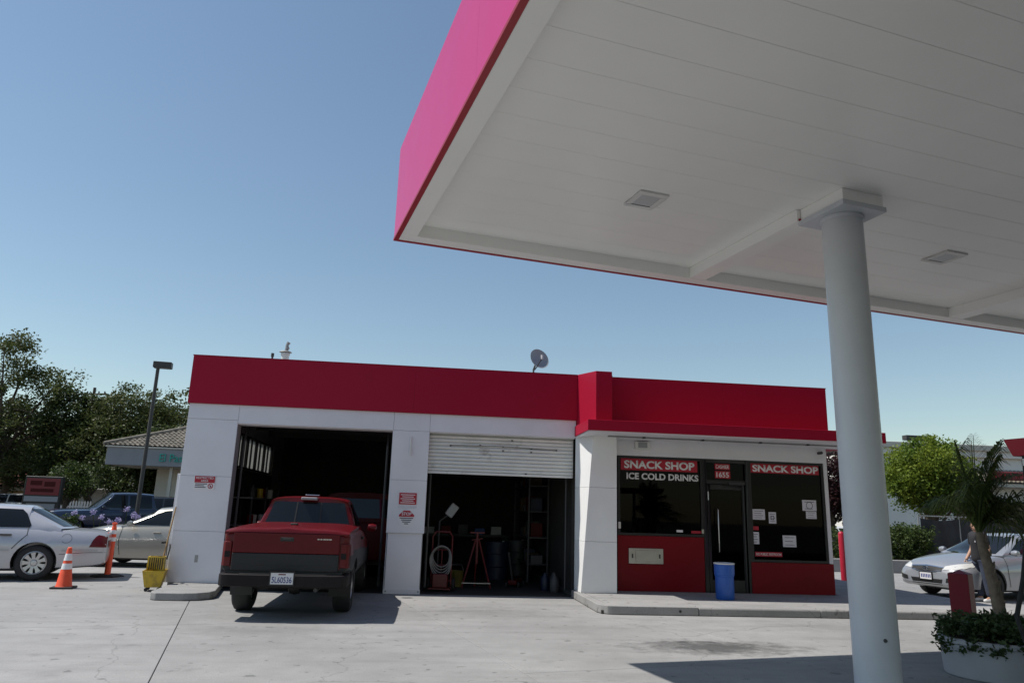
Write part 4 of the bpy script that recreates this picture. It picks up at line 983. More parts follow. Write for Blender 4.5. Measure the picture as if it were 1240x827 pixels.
MB().tube([(0, 0, .35), (.03, .05, .82)], .012, 6).build('handle', 'rubber', br); MB().box(-.02, .02, -.1, .1, .82, .85).build('blade', 'rubber', br)

# blue drum at the shop door
dr_ = thing('plastic_drum', 'blue plastic drum used as a bin at the shop door', 'drum', (5.61, 13.52, .138))
MB().lathe([(.155, 0), (.168, .02), (.168, .40), (.176, .41), (.176, .43), (.184, .44), (.184, .62), (.178, .64), (.165, .64), (.160, .42), (.158, .03), (0, .03)], 32).build('body', 'blue_plastic', dr_, smooth=35)
MB().lathe([(.186, .622), (.192, .63), (.192, .645), (.176, .65), (.176, .63)], 32, closed=True).build('rim', 'white_plastic', dr_, smooth=35)
q = MB(); q.lathe([(.0, .50), (.10, .53), (.16, .50)], 16); q.build('liner', 'rubber', dr_, smooth=60)

# pressure washer cart, screw stand, drums and clutter in the second bay
hc = thing('hose_cart', 'red hand cart with coiled white hose at the garage pillar', 'cart', (.42, 15.35, 0), rad(-8))
fm = MB()
for x_ in (-.2, .2): fm.tube([(x_, 0, .12), (x_, 0, 1.05), (x_*.7, .02, 1.15)], .016, 8)
fm.tube([(-.14, .02, 1.15), (.14, .02, 1.15)], .016, 8)
for z_ in (.2, .5, .8): fm.tube([(-.2, 0, z_), (.2, 0, z_)], .014, 8)
fm.tube([(0, 0, .2), (0, 0, .8)], .012, 8)
fm.build('frame', 'hand_truck_red', hc, smooth=40)
MB().box(-.22, .22, -.25, .02, .05, .075).build('toe_plate', 'hand_truck_red', hc)
for x_ in (-.25, .25): MB().lathe([(0, -.025), (.12, -.025), (.13, 0), (.12, .025), (0, .025)], 20, (x_, .1, .13), 'x').build('wheel', 'rubber', hc, smooth=40)
for k in range(5):
    rr = .17+.012*k; dz = .02*k
    MB().tube([((rr+.01*math.sin(3*a*PI/12))*math.sin(a*PI/12), -.06-.012*k, .68-dz+(rr+.03*k*.5)*math.cos(a*PI/12)*(1.25 if a > 6 and a < 18 else 1)) for a in range(25)], .011, 6, False).build('hose_loop', 'hose_white', hc, smooth=60)
MB().box(-.15, .15, -.2, -.02, .08, .34).build('pump', 'hand_truck_red', hc, bev=.02)
js = thing('screw_stand', 'tall red tripod screw stand on the second bay floor', 'stand', (1.17, 15.95, 0))
apex = Vector((0, 0, 1.08))
for k, (x_, y_) in enumerate(((-.30, -.12), (.30, -.12), (0, .32))): MB().tube([(x_, y_, .02), (x_*.1, y_*.1, 1.0)], .02, 6).build('leg', 'hand_truck_red', js, smooth=40)
MB().tube([(-.30, -.12, .12), (.30, -.12, .12)], .014, 6).build('brace', 'steel', js); MB().tube([(0, 0, .5), (0, 0, 1.15)], .03, 10).build('screw', 'hand_truck_red', js)
MB().box(-.16, .16, -.03, .03, 1.12, 1.15).build('saddle', 'hand_truck_red', js, bev=.005); MB().tube([(-.12, 0, .98), (.12, 0, 1.02)], .012, 6).build('handle', 'hand_truck_red', js)
def drum(x, y, m, lab):
    t = thing('oil_drum', lab, 'drum', (x, y, 0))
    MB().lathe([(.29, 0), (.29, .28), (.30, .29), (.29, .30), (.29, .58), (.30, .59), (.29, .60), (.29, .87), (.28, .88), (.27, .86), (0, .86)], 28).build('body', m, t, smooth=30)
    MB().lathe([(0, .89), (.03, .89), (.03, .86)], 10, (.15, .1, 0)).build('bung', 'steel', t)
drum(1.85, 18.4, 'drum_blue', 'blue oil drum standing behind the red screw stand'); drum(2.5, 19.6, 'dark_metal', 'dark oil drum further back in the second bay')
wb = thing('workbench', 'cluttered workbench along the dark back wall', 'workbench', (1.2, 22.6, 0))
MB().box(-1.4, 1.4, -.4, .4, .85, .92).build('top', 'dark_metal', wb)
for x_ in (-1.3, 1.3):
    for y_ in (-.3, .3): MB().box(x_-.05, x_+.05, y_-.05, y_+.05, 0, .85).build('leg', 'dark_metal', wb)
for k in range(5): tag(MB().box(-.15, .15, -.12, .12, 0, .18+.05*(k % 3)).build('parts_box', ['paper', 'red_panel', 'dark_metal', 'blue_plastic', 'white_plastic'][k], None, bev=.01, loc=(.2+.5*k, 22.5, .92)), ['white', 'red', 'black', 'blue', 'pale grey'][k]+' parts box on the back workbench', 'box', 'boxes on the workbench')
lp = thing('work_lamp', 'tilted white lamp head hanging over the hose cart', 'lamp', (.60, 15.9, 0))
q = MB().box(-.09, .09, -.06, .06, -.14, .14).build('head', 'lens_grey', lp, bev=.02); q.location = (0, 0, 1.58); q.rotation_euler = (0, rad(35), 0)
MB().tube([(-.25, 0, .0), (-.25, 0, 1.35), (-.05, 0, 1.5)], .018, 8).build('stand', 'dark_metal', lp, smooth=40); MB().lathe([(.25, 0), (.25, .03), (.05, .06)], 20, (-.25, 0, 0)).build('base', 'dark_metal', lp)
sh = thing('tool_shelf', 'shelf of tools and cans under the side windows', 'shelf', (-4.1, 18.6, 0))
for z_ in (.5, 1.1, 1.7): MB().box(-.3, .3, -1.5, 1.5, z_, z_+.03).build('board', 'galv', sh)
for y_ in (-1.45, 0, 1.45):
    for x_ in (-.28, .28): MB().box(x_-.02, x_+.02, y_-.02, y_+.02, 0, 2.0).build('upright', 'dark_metal', sh)
cols = ['paper', 'red_panel', 'steel', 'blue_plastic', 'white_plastic', 'bucket_yellow', 'dark_metal']; cn = ['white', 'red', 'steel', 'blue', 'pale', 'yellow', 'black']
for k in range(14):
    z_ = (.53, 1.13, 1.73)[k % 3]; y_ = 17.3+.19*k
    tag(MB().lathe([(.07, 0), (.07, .2), (.06, .22), (.0, .22)], 16).build('oil_can', cols[k % 7], None, smooth=40, loc=(-3.95+.05*(k % 2), y_, z_)), '%s can on the %s board of the tool shelf' % (cn[k % 7], ('lower', 'middle', 'top')[k % 3]), 'can', 'cans on the tool shelf')
s2_ = thing('parts_shelf', 'dark parts shelf against the right wall of the second bay', 'shelf', (2.72, 18.9, 0))
for z_ in (.4, 1.0, 1.6, 2.2): MB().box(-.25, .25, -1.4, 1.4, z_, z_+.03).build('board', 'dark_metal', s2_)
for y_ in (-1.35, 1.35):
    for x_ in (-.23, .23): MB().box(x_-.02, x_+.02, y_-.02, y_+.02, 0, 2.4).build('upright', 'dark_metal', s2_)
rg_ = random.Random(21)
for k in range(16):
    z_ = (.43, 1.03, 1.63, 2.23)[k % 4]; h_ = rg_.uniform(.15, .4)
    tag(MB().box(-.14, .14, -.16, .16, 0, h_).build('carton', ['jug_dull', 'carton_brown', 'drum_blue', 'van_red'][(k*3+k//4) % 4], None, bev=.01, loc=(2.70, 17.7+.6*(k//4)+.1*(k % 4), z_)), '%s carton on the parts shelf, %s board, %s' % (['grey', 'brown', 'blue', 'red'][(k*3+k//4) % 4], ('lowest', 'second', 'third', 'top')[k % 4], ('nearest the door', 'second from the door', 'third from the door', 'farthest in')[k//4]), 'carton', 'cartons on the parts shelf')
jk = thing('floor_jack', 'low dark floor jack lying on the second bay floor', 'jack', (2.1, 16.6, 0), rad(70))
MB().box(-.35, .3, -.1, .1, .06, .16).build('frame', 'van_red', jk, bev=.02); MB().tube([(-.3, 0, .12), (-.75, 0, .75)], .02, 8).build('handle', 'steel', jk, smooth=40)
for x_ in (-.28, .24):
    for y_ in (-.13, .13): MB().lathe([(0, -.02), (.06, -.02), (.06, .02), (0, .02)], 14, (x_, y_, .06), 'y').build('wheel', 'rubber', jk)
hf = thing('hanging_fixture', 'unlit white strip light hanging inside the second bay', 'light', (1.3, 17.6, 0))
MB().box(-.9, .9, -.12, .12, 2.55, 2.62).build('housing', 'white_plastic', hf, bev=.01)
for y_ in (-.05, .05): MB().tube([(-.85, y_, 2.53), (.85, y_, 2.53)], .016, 8).build('tube', 'lens_grey', hf)
for x_ in (-.7, .7): MB().tube([(x_, 0, 2.62), (x_, 0, 3.7)], .006, 4).build('chain', 'galv', hf)
for k, (x_, m_, l_) in enumerate(((2.78, 'jug_dull', 'grey jug'), (2.62, 'drum_blue', 'blue jug'), (2.85, 'jug_dull', 'rearmost grey jug'))):
    tag(MB().lathe([(.09, 0), (.1, .02), (.1, .24), (.04, .32), (.035, .36), (0, .36)], 16).build('fluid_jug', m_, None, smooth=40, loc=(x_, 15.55+.25*k, 0)), l_+' on the floor inside the right edge of the second bay', 'jug', 'jugs by the bay edge')
yb = thing('yellow_pail', 'yellow pail on the floor between hose cart and screw stand', 'pail', (.78, 16.3, 0))
MB().lathe([(.12, 0), (.15, .32), (.155, .33), (.145, .33), (.115, .02), (0, .02)], 20).build('body', 'pail_yellow', yb, smooth=40)
MB().tube([(-.15, 0, .32), (-.1, 0, .45), (.1, 0, .45), (.15, 0, .32)], .006, 6).build('handle', 'galv', yb)

# red round bollard past the shop and red square post at the planter
rb = thing('red_bollard', 'round red steel bollard beyond the snack shop corner', 'bollard', (11.08, 18.8, 0))
MB().lathe([(.075, 0), (.075, 1.30), (.06, 1.34), (.03, 1.36), (0, 1.365)], 20).build('post', 'bollard_red', rb, smooth=40); MB().lathe([(.11, 0), (.11, .015), (.08, .02)], 20).build('collar', 'bollard_red', rb)
sq = thing('red_post', 'square dark red post with pointed top behind the planter', 'post', (6.85, 8.95, 0), rad(38))
MB().box(-.115, .115, -.115, .115, 0, .985).build('shaft', 'shaded_post_red', sq, bev=.006)
MB().add([(-.115, -.115, .986), (.115, -.115, .986), (.115, .115, .986), (-.115, .115, .986), (0, 0, 1.03)], [(0, 1, 4), (1, 2, 4), (2, 3, 4), (3, 0, 4)]).build('cap', 'shaded_post_red', sq)

# planter, palm and ground cover
po = thing('planter', 'round white concrete planter at the foot of the palm', 'planter', (6.27, 7.78, 0))
MB().lathe([(.485, 0), (.50, .012), (.505, .05), (.52, .33), (.535, .345), (.535, .385), (.50, .395), (.47, .37), (.45, .34), (0, .34)], 48).build('pot', 'pot', po, smooth=35)
MB().lathe([(.46, .365), (.0, .385)], 32).build('soil', 'soil', po)
MB().lathe([(.40, -.0), (.42, .006)], 32).build('foot_ring', 'rubber', po)
def leaf_blob(rng, cx, cy, cz, s, n, sp, mb, flat=1.0, asp=.55):
    for _ in range(n):
        q = Vector((rng.gauss(0, 1), rng.gauss(0, 1), rng.gauss(0, 1)))
        if q.length > 1.9: q *= 1.9/q.length*rng.random()
        p = Vector((q.x*sp, q.y*sp, q.z*sp*flat))+Vector((cx, cy, cz))
        d1 = Vector((rng.gauss(0, 1), rng.gauss(0, 1), rng.gauss(0, .7))).normalized(); d2 = d1.cross(Vector((rng.gauss(0, 1), rng.gauss(0, 1), rng.gauss(0, 1)))).normalized()
        L = s*rng.uniform(.6, 1.3); Wd = L*asp*.5
        mb.add([p, p+d1*L*.5+d2*Wd, p+d1*L, p+d1*L*.5-d2*Wd], [(0, 1, 2, 3)])
rng = random.Random(3); gcv = MB()
for k in range(150):
    a_ = rng.uniform(0, 2*PI); r_ = .47*math.sqrt(rng.random()); leaf_blob(rng, 6.27+r_*math.cos(a_), 7.78+r_*math.sin(a_), .44+.10*rng.random()+.10*(1-r_/.5)*rng.random(), .06, 34, .05, gcv, 1)
for k in range(26):
    a_ = rng.uniform(PI*.75, PI*1.75); leaf_blob(rng, 6.27+.52*math.cos(a_), 7.78+.52*math.sin(a_), .38-.08*rng.random(), .055, 26, .035, gcv, 1.2)
tag(gcv.build('ground_cover', 'leaf_cover', None, recalc=False), 'dark leafy ground cover spilling over the planter rim', 'plant', None, 'stuff')
pa = thing('palm', 'small dark palm with drooping fronds growing in the planter', 'palm', (6.55, 8.0, .36))
MB().tube([(.03, 0, 0), (.035, .02, .25), (.02, .06, .6), (-.02, .1, .95), (-.05, .1, 1.15)], [.078, .068, .058, .05, .04], 14).build('trunk', 'palm_bark', pa, smooth=60)
rng = random.Random(11)
for k in range(40):
    z_ = .1+k*.026; a_ = k*2.4; cx_ = .04-.08*max(0, z_-.4); r_ = .070-.025*z_
    MB().tube([(cx_+r_*.8*math.cos(a_), .1*z_+r_*.8*math.sin(a_), z_-.02), (cx_+r_*1.15*math.cos(a_), .1*z_+r_*1.15*math.sin(a_), z_+.05)], [.02, .008], 5).build('boot', 'palm_bark', pa)
specs = [(-.12, .10, 1.30, .10), (.22, -.15, 1.35, .3), (.5, .1, 1.25, .75), (.55, -.35, 1.2, .9), (-.1, -.3, 1.1, .5), (.35, .45, 1.2, .6), (-.35, .2, 1.0, .7), (.15, .1, 1.45, .12), (.7, -.1, 1.1, 1.2), (-.2, .4, 1.1, .8), (.45, -.2, 1.0, 1.4), (.3, .2, 1.35, .4), (.62, .25, 1.0, 1.3), (.42, .0, 1.5, .55), (.6, -.2, 1.35, .7), (.3, -.05, 1.55, .25), (.5, .3, 1.3, .95), (.75, .05, 1.2, 1.0), (-.05, -.1, 1.45, .2)]
for (dx, dy, ln, droop) in specs:
    droop = droop*1.2+.12; mb = MB(); base = Vector((-.05, .1, 1.1)); pts = []
    dirh = Vector((dx, dy, 0)); N_ = 22
    for i in range(N_+1):
        t = i/N_; pts.append(base+dirh*(ln*t*(.55+.6*t*droop))+Vector((0, 0, ln*(t*(1.0-.1*droop)-.55*droop*t*t))))
    mb.tube(pts, [.012*(1-.8*i/N_) for i in range(N_+1)], 5)
    for i in range(3, N_+1):
        for sg in (-1, 1):
            for jit in (0, .5):
                p = pts[i].lerp(pts[i-1], jit); t = (pts[i]-pts[i-1]).normalized()
                sd = t.cross(Vector((0, 0, 1))); sd = sd.normalized() if sd.length > .05 else Vector((1, 0, 0))
                L = .5*math.sin(PI*(.12+.83*i/N_))*rng.uniform(.85, 1.1)
                d1 = (sd*sg*.75+t*.75+Vector((0, 0, rng.uniform(-.1, .25)))).normalized()
                m1 = p+d1*L*.5; e = p+d1*L*.95+Vector((0, 0, -.5*L*rng.uniform(.6, 1.5)))
                wv = Vector((0, 0, 1)).cross(d1).normalized()*.009
                mb.add([p-wv*.5, p+wv*.5, m1+wv, e, m1-wv], [(0, 1, 2, 4), (4, 2, 3)])
    mb.build('frond', 'leaf_palm', pa, recalc=False)

# fuel dispenser, mostly past the right edge
fd = thing('fuel_dispenser', 'fuel dispenser with red crown and black hose at the right edge', 'fuel pump', (6.80, 6.92, 0), CA)
MB().box(-.40, .40, -.28, .28, 0, .12).build('plinth', 'kerb_concrete', fd, bev=.01)
MB().box(-.36, .36, -.24, .24, .12, 1.55).build('cabinet', 'pot', fd, bev=.02)
for x_ in (-.37, .37): MB().box(x_-.05, x_+.05, -.1, .1, 1.55, 2.28).build('upright', 'galv', fd, bev=.01) if x_ > 0 else MB().box(-.33, -.25, -.1, .1, 1.55, 2.28).build('upright', 'galv', fd, bev=.01)
q = MB(); lo = [(-.83, -.11), (.55, -.11), (.55, .11), (-.83, .11)]; hi = [(-.90, -.14), (.65, -.14), (.65, .14), (-.90, .14)]
q.add([(*p, 2.28) for p in lo]+[(*p, 2.45) for p in hi], [(3, 2, 1, 0), (4, 5, 6, 7), (0, 1, 5, 4), (1, 2, 6, 5), (2, 3, 7, 6), (3, 0, 4, 7)]); q.build('crown', 'bollard_red', fd, bev=.008)
MB().box(-.30, .30, -.25, -.241, .75, 1.45).build('display_panel', 'dark_metal', fd)
MB().tube([(-.81, .0, 2.28), (-.84, .0, 1.9), (-.92, .0, 1.5), (-1.04, .0, 1.1), (-1.19, .0, .75), (-1.22, -.1, .46), (-1.05, -.2, .36), (-.8, -.2, .5), (-.5, -.1, .95)], .022, 10).build('hose', 'rubber', fd, smooth=60)
for z_ in (2.18, 1.86): MB().lathe([(.028, 0), (.028, .07)], 12, (-.815-.03*(z_ < 2), .0, z_)).build('hose_sleeve', 'steel', fd, smooth=40)
MB().tube([(-.5, -.1, .95), (-.52, -.1, 1.05), (-.45, -.08, 1.12), (-.38, -.05, 1.10)], [.03, .05, .045, .02], 10).build('nozzle', 'rubber', fd, smooth=60)

# ------------------------------------------------------------------ person by the silver car
def skin_mesh(name, joints, edges, m, parent, sub=2, root=0):
    me = bpy.data.meshes.new(name); me.from_pydata([j[0] for j in joints], edges, []); me.materials.append(MATS[m])
    o = link(name, me, parent); md = o.modifiers.new('skin', 'SKIN'); s_ = o.modifiers.new('sub', 'SUBSURF'); s_.levels = sub; s_.render_levels = sub
    if not me.skin_vertices: 
        bm = bmesh.new(); bm.from_mesh(me); bm.verts.layers.skin.verify(); bm.to_mesh(me); bm.free()
    for i, j in enumerate(joints):
        r_ = j[1]; me.skin_vertices[0].data[i].radius = r_ if isinstance(r_, tuple) else (r_, r_)
    me.skin_vertices[0].data[root].use_root = True
    me.shade_smooth(); md.use_smooth_shade = True
    return o
def person():
    J = [((0, 0, .95), (.15, .11)), ((0, 0, 1.12), (.14, .10)), ((.0, 0, 1.32), (.17, .11)), ((.0, 0, 1.42), (.12, .09)), ((.01, 0, 1.49), .055), ((.03, 0, 1.56), (.07, .075)), ((.025, 0, 1.64), (.085, .08)), ((.015, 0, 1.70), (.06, .06)),
         ((0, -.20, 1.39), .055), ((-.04, -.27, 1.12), .045), ((.10, -.26, .92), .036), ((.15, -.25, .86), .03),
         ((0, .20, 1.39), .055), ((-.03, .26, 1.12), .045), ((.02, .27, .88), .036), ((.03, .27, .80), .03),
         ((0, -.095, .86), .09), ((.02, -.11, .50), .058), ((-.03, -.12, .10), .04), ((.10, -.13, .035), .032),
         ((0, .095, .86), .09), ((.0, .11, .50), .058), ((-.05, .12, .10), .04), ((.08, .14, .035), .032),
         ((.115, 0, 1.595), .016), ((.09, 0, 1.53), .03)]
    E = [(0, 1), (1, 2), (2, 3), (3, 4), (4, 5), (5, 6), (6, 7), (3, 8), (8, 9), (9, 10), (10, 11), (3, 12), (12, 13), (13, 14), (14, 15), (0, 16), (16, 17), (17, 18), (18, 19), (0, 20), (20, 21), (21, 22), (22, 23), (6, 24), (5, 25)]
    body = skin_mesh('person', J, E, 'skin', None)
    tag(body, 'person in dark T-shirt and jeans standing behind the palm trunk', 'person')
    body.location = (12.27, 15.35, 0); body.rotation_euler = (0, 0, rad(178))
    sj = [((0, 0, .78), (.20, .155)), ((0, 0, .98), (.195, .15)), ((0, 0, 1.14), (.18, .14)), ((0, 0, 1.32), (.20, .14)), ((0, 0, 1.44), (.11, .09)), ((0, -.20, 1.40), .085), ((-.02, -.25, 1.18), .075), ((0, .20, 1.40), .085), ((-.02, .25, 1.18), .075)]
    skin_mesh('shirt', sj, [(0, 1), (1, 2), (2, 3), (3, 4), (4, 5), (5, 6), (4, 7), (7, 8)], 'shirt', body)
    tj = [((0, 0, .98), (.16, .12)), ((0, -.095, .84), .108), ((.02, -.11, .50), .078), ((-.03, -.12, .09), .066), ((0, .095, .84), .108), ((.0, .11, .50), .078), ((-.05, .12, .09), .066)]
    skin_mesh('trousers', tj, [(0, 1), (1, 2), (2, 3), (0, 4), (4, 5), (5, 6)], 'jeans', body)
    for (x_, y_) in ((-.03, -.12), (-.05, .13)): skin_mesh('shoe', [((x_-.03, y_, .055), (.05, .05)), ((x_+.08, y_, .045), (.045, .042)), ((x_+.17, y_, .035), (.04, .03))], [(0, 1), (1, 2)], 'shoe', body)
    skin_mesh('hair', [((-.02, 0, 1.62), (.085, .075)), ((-.0, 0, 1.69), (.09, .085)), ((.05, 0, 1.725), (.065, .05))], [(0, 1), (1, 2)], 'hair', body)
    for sg in (-1, 1):
        q = MB(); q.lathe([(0, -.012), (.012, 0), (0, .012)], 10, (.098, sg*.035, 1.625)); q.build('eye', 'hair', body)
        q = MB(); q.lathe([(0, -.012), (.02, -.006), (.03, 0), (.02, .012), (0, .014)], 10, (.01, sg*.085, 1.61), 'y'); q.build('ear', 'skin', body, smooth=60)
        for k in range(4):
            hx, hz = (.15, .86) if sg < 0 else (.03, .80); hy = sg*.25
            MB().tube([(hx, hy+(k-1.5)*.018, hz-.02), (hx+.015, hy+(k-1.5)*.02, hz-.07-.008*(k in (1, 2))), (hx+.005, hy+(k-1.5)*.018, hz-.105-.01*(k in (1, 2)))], [.011, .010, .008], 6).build('finger', 'skin', body, smooth=60)
        MB().tube([(hx+.02, hy, hz), (hx+.05, hy-sg*.01, hz-.04), (hx+.05, hy-sg*.01, hz-.07)], [.012, .011, .009], 6).build('thumb', 'skin', body, smooth=60)
    MB().tube([(.118, -.025, 1.553), (.122, 0, 1.55), (.118, .025, 1.553)], .006, 5).build('mouth', 'tail_red', body)
    for k, (y_, z_) in enumerate(((-.06, 1.30), (.02, 1.33), (.07, 1.27), (-.01, 1.24))): MB().box(.128, .142, y_-.025, y_+.025, z_-.02, z_+.02).build('shirt_print', ['paper', 'petal_red', 'paper', 'paper'][k], body, bev=.006)
person()

# ------------------------------------------------------------------ trees and plants
def tree(name, label, loc, blobs, trunk_h, trunk_r, leaf, n_clump, per, lm, seed, sp=.45, cat='tree', group=None, limbs=9):
    rg = random.Random(seed); t = thing(name, label, cat, loc, 0, group)
    tr = MB(); H = max(z+rz*.6 for (x, y, z, rx, ry, rz) in blobs)
    pth = [Vector((rg.gauss(0, .05)*i, rg.gauss(0, .05)*i, trunk_h*i/4)) for i in range(5)]; tr.tube(pth, [trunk_r*(1.25-.13*i) for i in range(5)], 10)
    cl = MB(); cents = []
    vol = [b_[3]*b_[4]*b_[5] for b_ in blobs]; tot = sum(vol)
    for b_, v_ in zip(blobs, vol):
        for _ in range(max(3, int(n_clump*v_/tot))):
            d_ = Vector((rg.gauss(0, 1), rg.gauss(0, 1), rg.gauss(0, 1))).normalized(); r_ = rg.uniform(.35, 1.05)**.6
            cents.append(Vector((b_[0]+d_.x*b_[3]*r_, b_[1]+d_.y*b_[4]*r_, b_[2]+d_.z*b_[5]*r_)))
    for c_ in cents: leaf_blob(rg, *c_, leaf, int(per*rg.uniform(.5, 1.4)), sp*rg.uniform(.6, 1.25), cl, .75)
    top = pth[-1]
    for k in range(limbs):
        e = rg.choice(cents); s_ = pth[2].lerp(top, rg.random()); mid = s_.lerp(e, .5)+Vector((rg.gauss(0, .2), rg.gauss(0, .2), .25))
        tr.tube([s_, mid, e], [trunk_r*.5, trunk_r*.28, trunk_r*.08], 6)
        for _ in range(3):
            e2 = min(rg.sample(cents, min(6, len(cents))), key=lambda c: (c-mid).length); tr.tube([mid, mid.lerp(e2, .5)+Vector((0, 0, .1)), e2], [trunk_r*.2, trunk_r*.12, .02], 5)
    tr.build('trunk', 'bark', t, smooth=60); cl.build('crown', lm, t, recalc=False)
    return t
tree('tall_tree', 'tall loose-crowned tree at the left edge of the picture', (-27.0, 50, 0), [(-.6, 0, 10.0, 2.6, 2.2, 1.9), (1.9, 0, 8.6, 2.5, 2, 1.4), (-1.5, 0, 7.2, 3, 2.5, 1.9), (1.2, 0, 5.6, 3.2, 2.5, 1.9), (-1.5, 0, 4.0, 3.0, 2.5, 1.4)], 5.0, .28, .20, 290, 85, 'leaf_olive', 1, .42, group='trees along the street', limbs=16)
tree('street_tree', 'bushy dark tree right of the tall tree over the red sign', (-22.4, 50, 0), [(-.6, 0, 6.6, 2.2, 2, 1.9), (1.2, 0, 6.2, 1.9, 2, 2.0), (0, 0, 4.2, 2.6, 2, 1.6)], 4.0, .25, .19, 270, 95, 'leaf_dark', 2, .42, group='trees along the street')
tree('street_tree', 'rounded dark tree just left of the light pole', (-19.0, 49, 0), [(0, 0, 6.7, 2.3, 2, 2.0), (-1.0, 0, 4.6, 2.4, 2, 1.8), (1.4, 0, 5.0, 2.0, 2, 2)], 4.0, .25, .19, 270, 95, 'leaf_olive', 3, .42, group='trees along the street')
tree('street_tree', 'broad green tree rising behind the tiled shop roof', (-16.4, 52, 0), [(0, 0, 7.2, 2.2, 2, 2.0), (-1.6, 0, 6.2, 2, 2, 2), (1.6, 0, 6.4, 2.0, 2, 1.9), (0, 0, 5, 3, 2, 1.6)], 4.0, .25, .19, 290, 95, 'leaf_olive', 4, .42, group='trees along the street')
tree('street_tree', 'deep green tree at the far left behind the parked cars', (-29.5, 56, 0), [(0, 0, 6.0, 3.2, 2.5, 2.6), (-1, 0, 3.6, 3, 2.4, 1.8), (2.5, 0, 4.4, 2.4, 2, 2)], 3.0, .25, .2, 300, 105, 'leaf_dark', 5, .5, group='trees along the street')
tree('street_tree', 'dark tree filling the gap behind the red sign', (-24.3, 57, 0), [(0, 0, 5.6, 2.8, 2.2, 2.2), (-.5, 0, 3.8, 2.8, 2.2, 1.2)], 3.0, .25, .2, 260, 105, 'leaf_dark', 6, .5, group='trees along the street')
tree('small_tree', 'small light green tree above the picket fence', (-18.6, 41, 0), [(0, 0, 2.6, 1.0, .9, .8), (.6, 0, 2.2, .8, .8, .6)], 1.9, .12, .13, 60, 70, 'leaf_hedge', 8, .26)
tree('street_tree', 'low dark tree crowding behind the black SUV', (-15.0, 45, 0), [(0, 0, 3.8, 2.4, 2, 2.0), (-1.8, 0, 3.2, 2, 2, 1.9)], 2.2, .2, .18, 240, 105, 'leaf_dark', 9, .42, group='trees along the street')
tree('lime_tree', 'bright green round tree in the sun right of the column', (21.9, 30, 0), [(0, 0, 4.0, 1.75, 1.6, 1.35), (-.9, 0, 3.4, 1.1, 1.1, .9), (1.0, 0, 3.5, 1.2, 1.1, 1.0), (.2, 0, 2.9, 1.6, 1.4, .7)], 2.4, .16, .14, 340, 105, 'leaf_bright', 10, .30, limbs=12)
tree('plum_tree', 'dark purple-leaved tree between shop corner and column', (15.9, 27.5, 0), [(0, 0, 3.2, .95, .9, 1.0), (.5, 0, 2.5, .9, .9, .7), (-.4, 0, 2.5, .8, .8, .7)], 1.9, .12, .12, 220, 100, 'leaf_plum', 12, .25)
tree('plum_tree', 'thin purple tree seen just right of the column', (27.5, 38, 0), [(0, 0, 4.6, .9, .8, 1.6), (.3, 0, 2.9, .9, .8, .9)], 2.2, .12, .14, 50, 60, 'leaf_plum', 13, .32)
# hedge beside the fence with its kerb
hb_ = thing('hedge', 'clipped green hedge under the bright tree', 'hedge', (0, 0, 0)); rg = random.Random(5); hm = MB()
for k in range(380):
    x_ = rg.uniform(15.2, 18.0); y_ = rg.uniform(24.3, 25.8); z_ = rg.uniform(.35, 1.5); leaf_blob(rg, x_, y_, z_, .10, 38, .12, hm)
hm.build('foliage', 'leaf_hedge', hb_, recalc=False); sm = MB()
for k in range(9): sm.tube([(15.3+.32*k, 25, 0), (15.3+.32*k+rg.gauss(0, .05), 25, 1.2)], .02, 5)
sm.build('stems', 'bark', hb_)
hb2 = thing('hedge', 'low green hedge seen past the shop corner by the round bollard', 'hedge', (0, 0, 0)); hm = MB()
for k in range(150):
    leaf_blob(rg, rg.uniform(11.6, 15.0), rg.uniform(24.4, 25.4), rg.uniform(.3, 1.35), .10, 40, .13, hm)
hm.build('foliage', 'leaf_hedge', hb2, recalc=False)
struct(MB().box(11.3, 25.0, 23.85, 24.15, -.03, .42).build('verge_kerb', 'kerb_concrete', None, bev=.02))
# lilac flowers in a bed in front of the blue pickup
struct(MB().prism([(-12.4, 23.4), (-7.6, 23.4), (-7.6, 25.2), (-12.4, 25.2)], -.03, .12).build('flower_bed', 'soil', None))
def agapanthus(x, y, h, lab, seed, pm_='petal_lilac'):
    rg = random.Random(seed); t = thing('lily_plant', lab, 'flower', (x, y, .1), 0, 'flowers in the bed'); lm_ = MB()
    for k in range(34):
        a_ = rg.uniform(0, 2*PI); L = rg.uniform(.35, .6); d_ = Vector((math.cos(a_), math.sin(a_), 0)); w_ = Vector((-d_.y, d_.x, 0))*.016
        p1 = d_*.12+Vector((0, 0, L*.75)); p2 = d_*(.12+L*.5)+Vector((0, 0, L*.6)); lm_.add([-w_, w_, p1+w_, p2, p1-w_], [(0, 1, 2, 4), (4, 2, 3)])
    lm_.build('leaves', 'leaf_hedge', t, recalc=False)
    for k in range(2):
        a_ = rg.uniform(0, 2*PI); r_ = rg.uniform(.05, .28); hh = h*rg.uniform(.82, 1.05); c_ = Vector((r_*math.cos(a_), r_*math.sin(a_), hh))
        s_ = MB().tube([(0, 0, 0), c_*.5+Vector((0, 0, .08)), c_], .010, 5).build('stalk', 'leaf_hedge', t)
        fm_ = MB(); leaf_blob(rg, *c_, .05, 90, .05, fm_); fh = fm_.build('flower_head', pm_, s_, recalc=False); fh['kind'] = 'stuff'
for k, (x, h, l) in enumerate(((-10.35, 1.02, 'lilac lily clump at the left end of the flower bed'), (-9.95, 1.15, 'tall lilac lily second from the left in the flower bed'), (-9.55, .95, 'lower lilac lily in the middle of the flower bed'), (-9.15, 1.2, 'tallest lilac lily right of the middle of the bed'), (-8.8, 1.1, 'lilac lily at the right end of the flower bed'))):
    agapanthus(x, 24.2+.2*(k % 2), h, l, 40+k)
agapanthus(-8.95, 23.8, .68, 'red-flowered plant low in the flower bed', 60, 'petal_red')
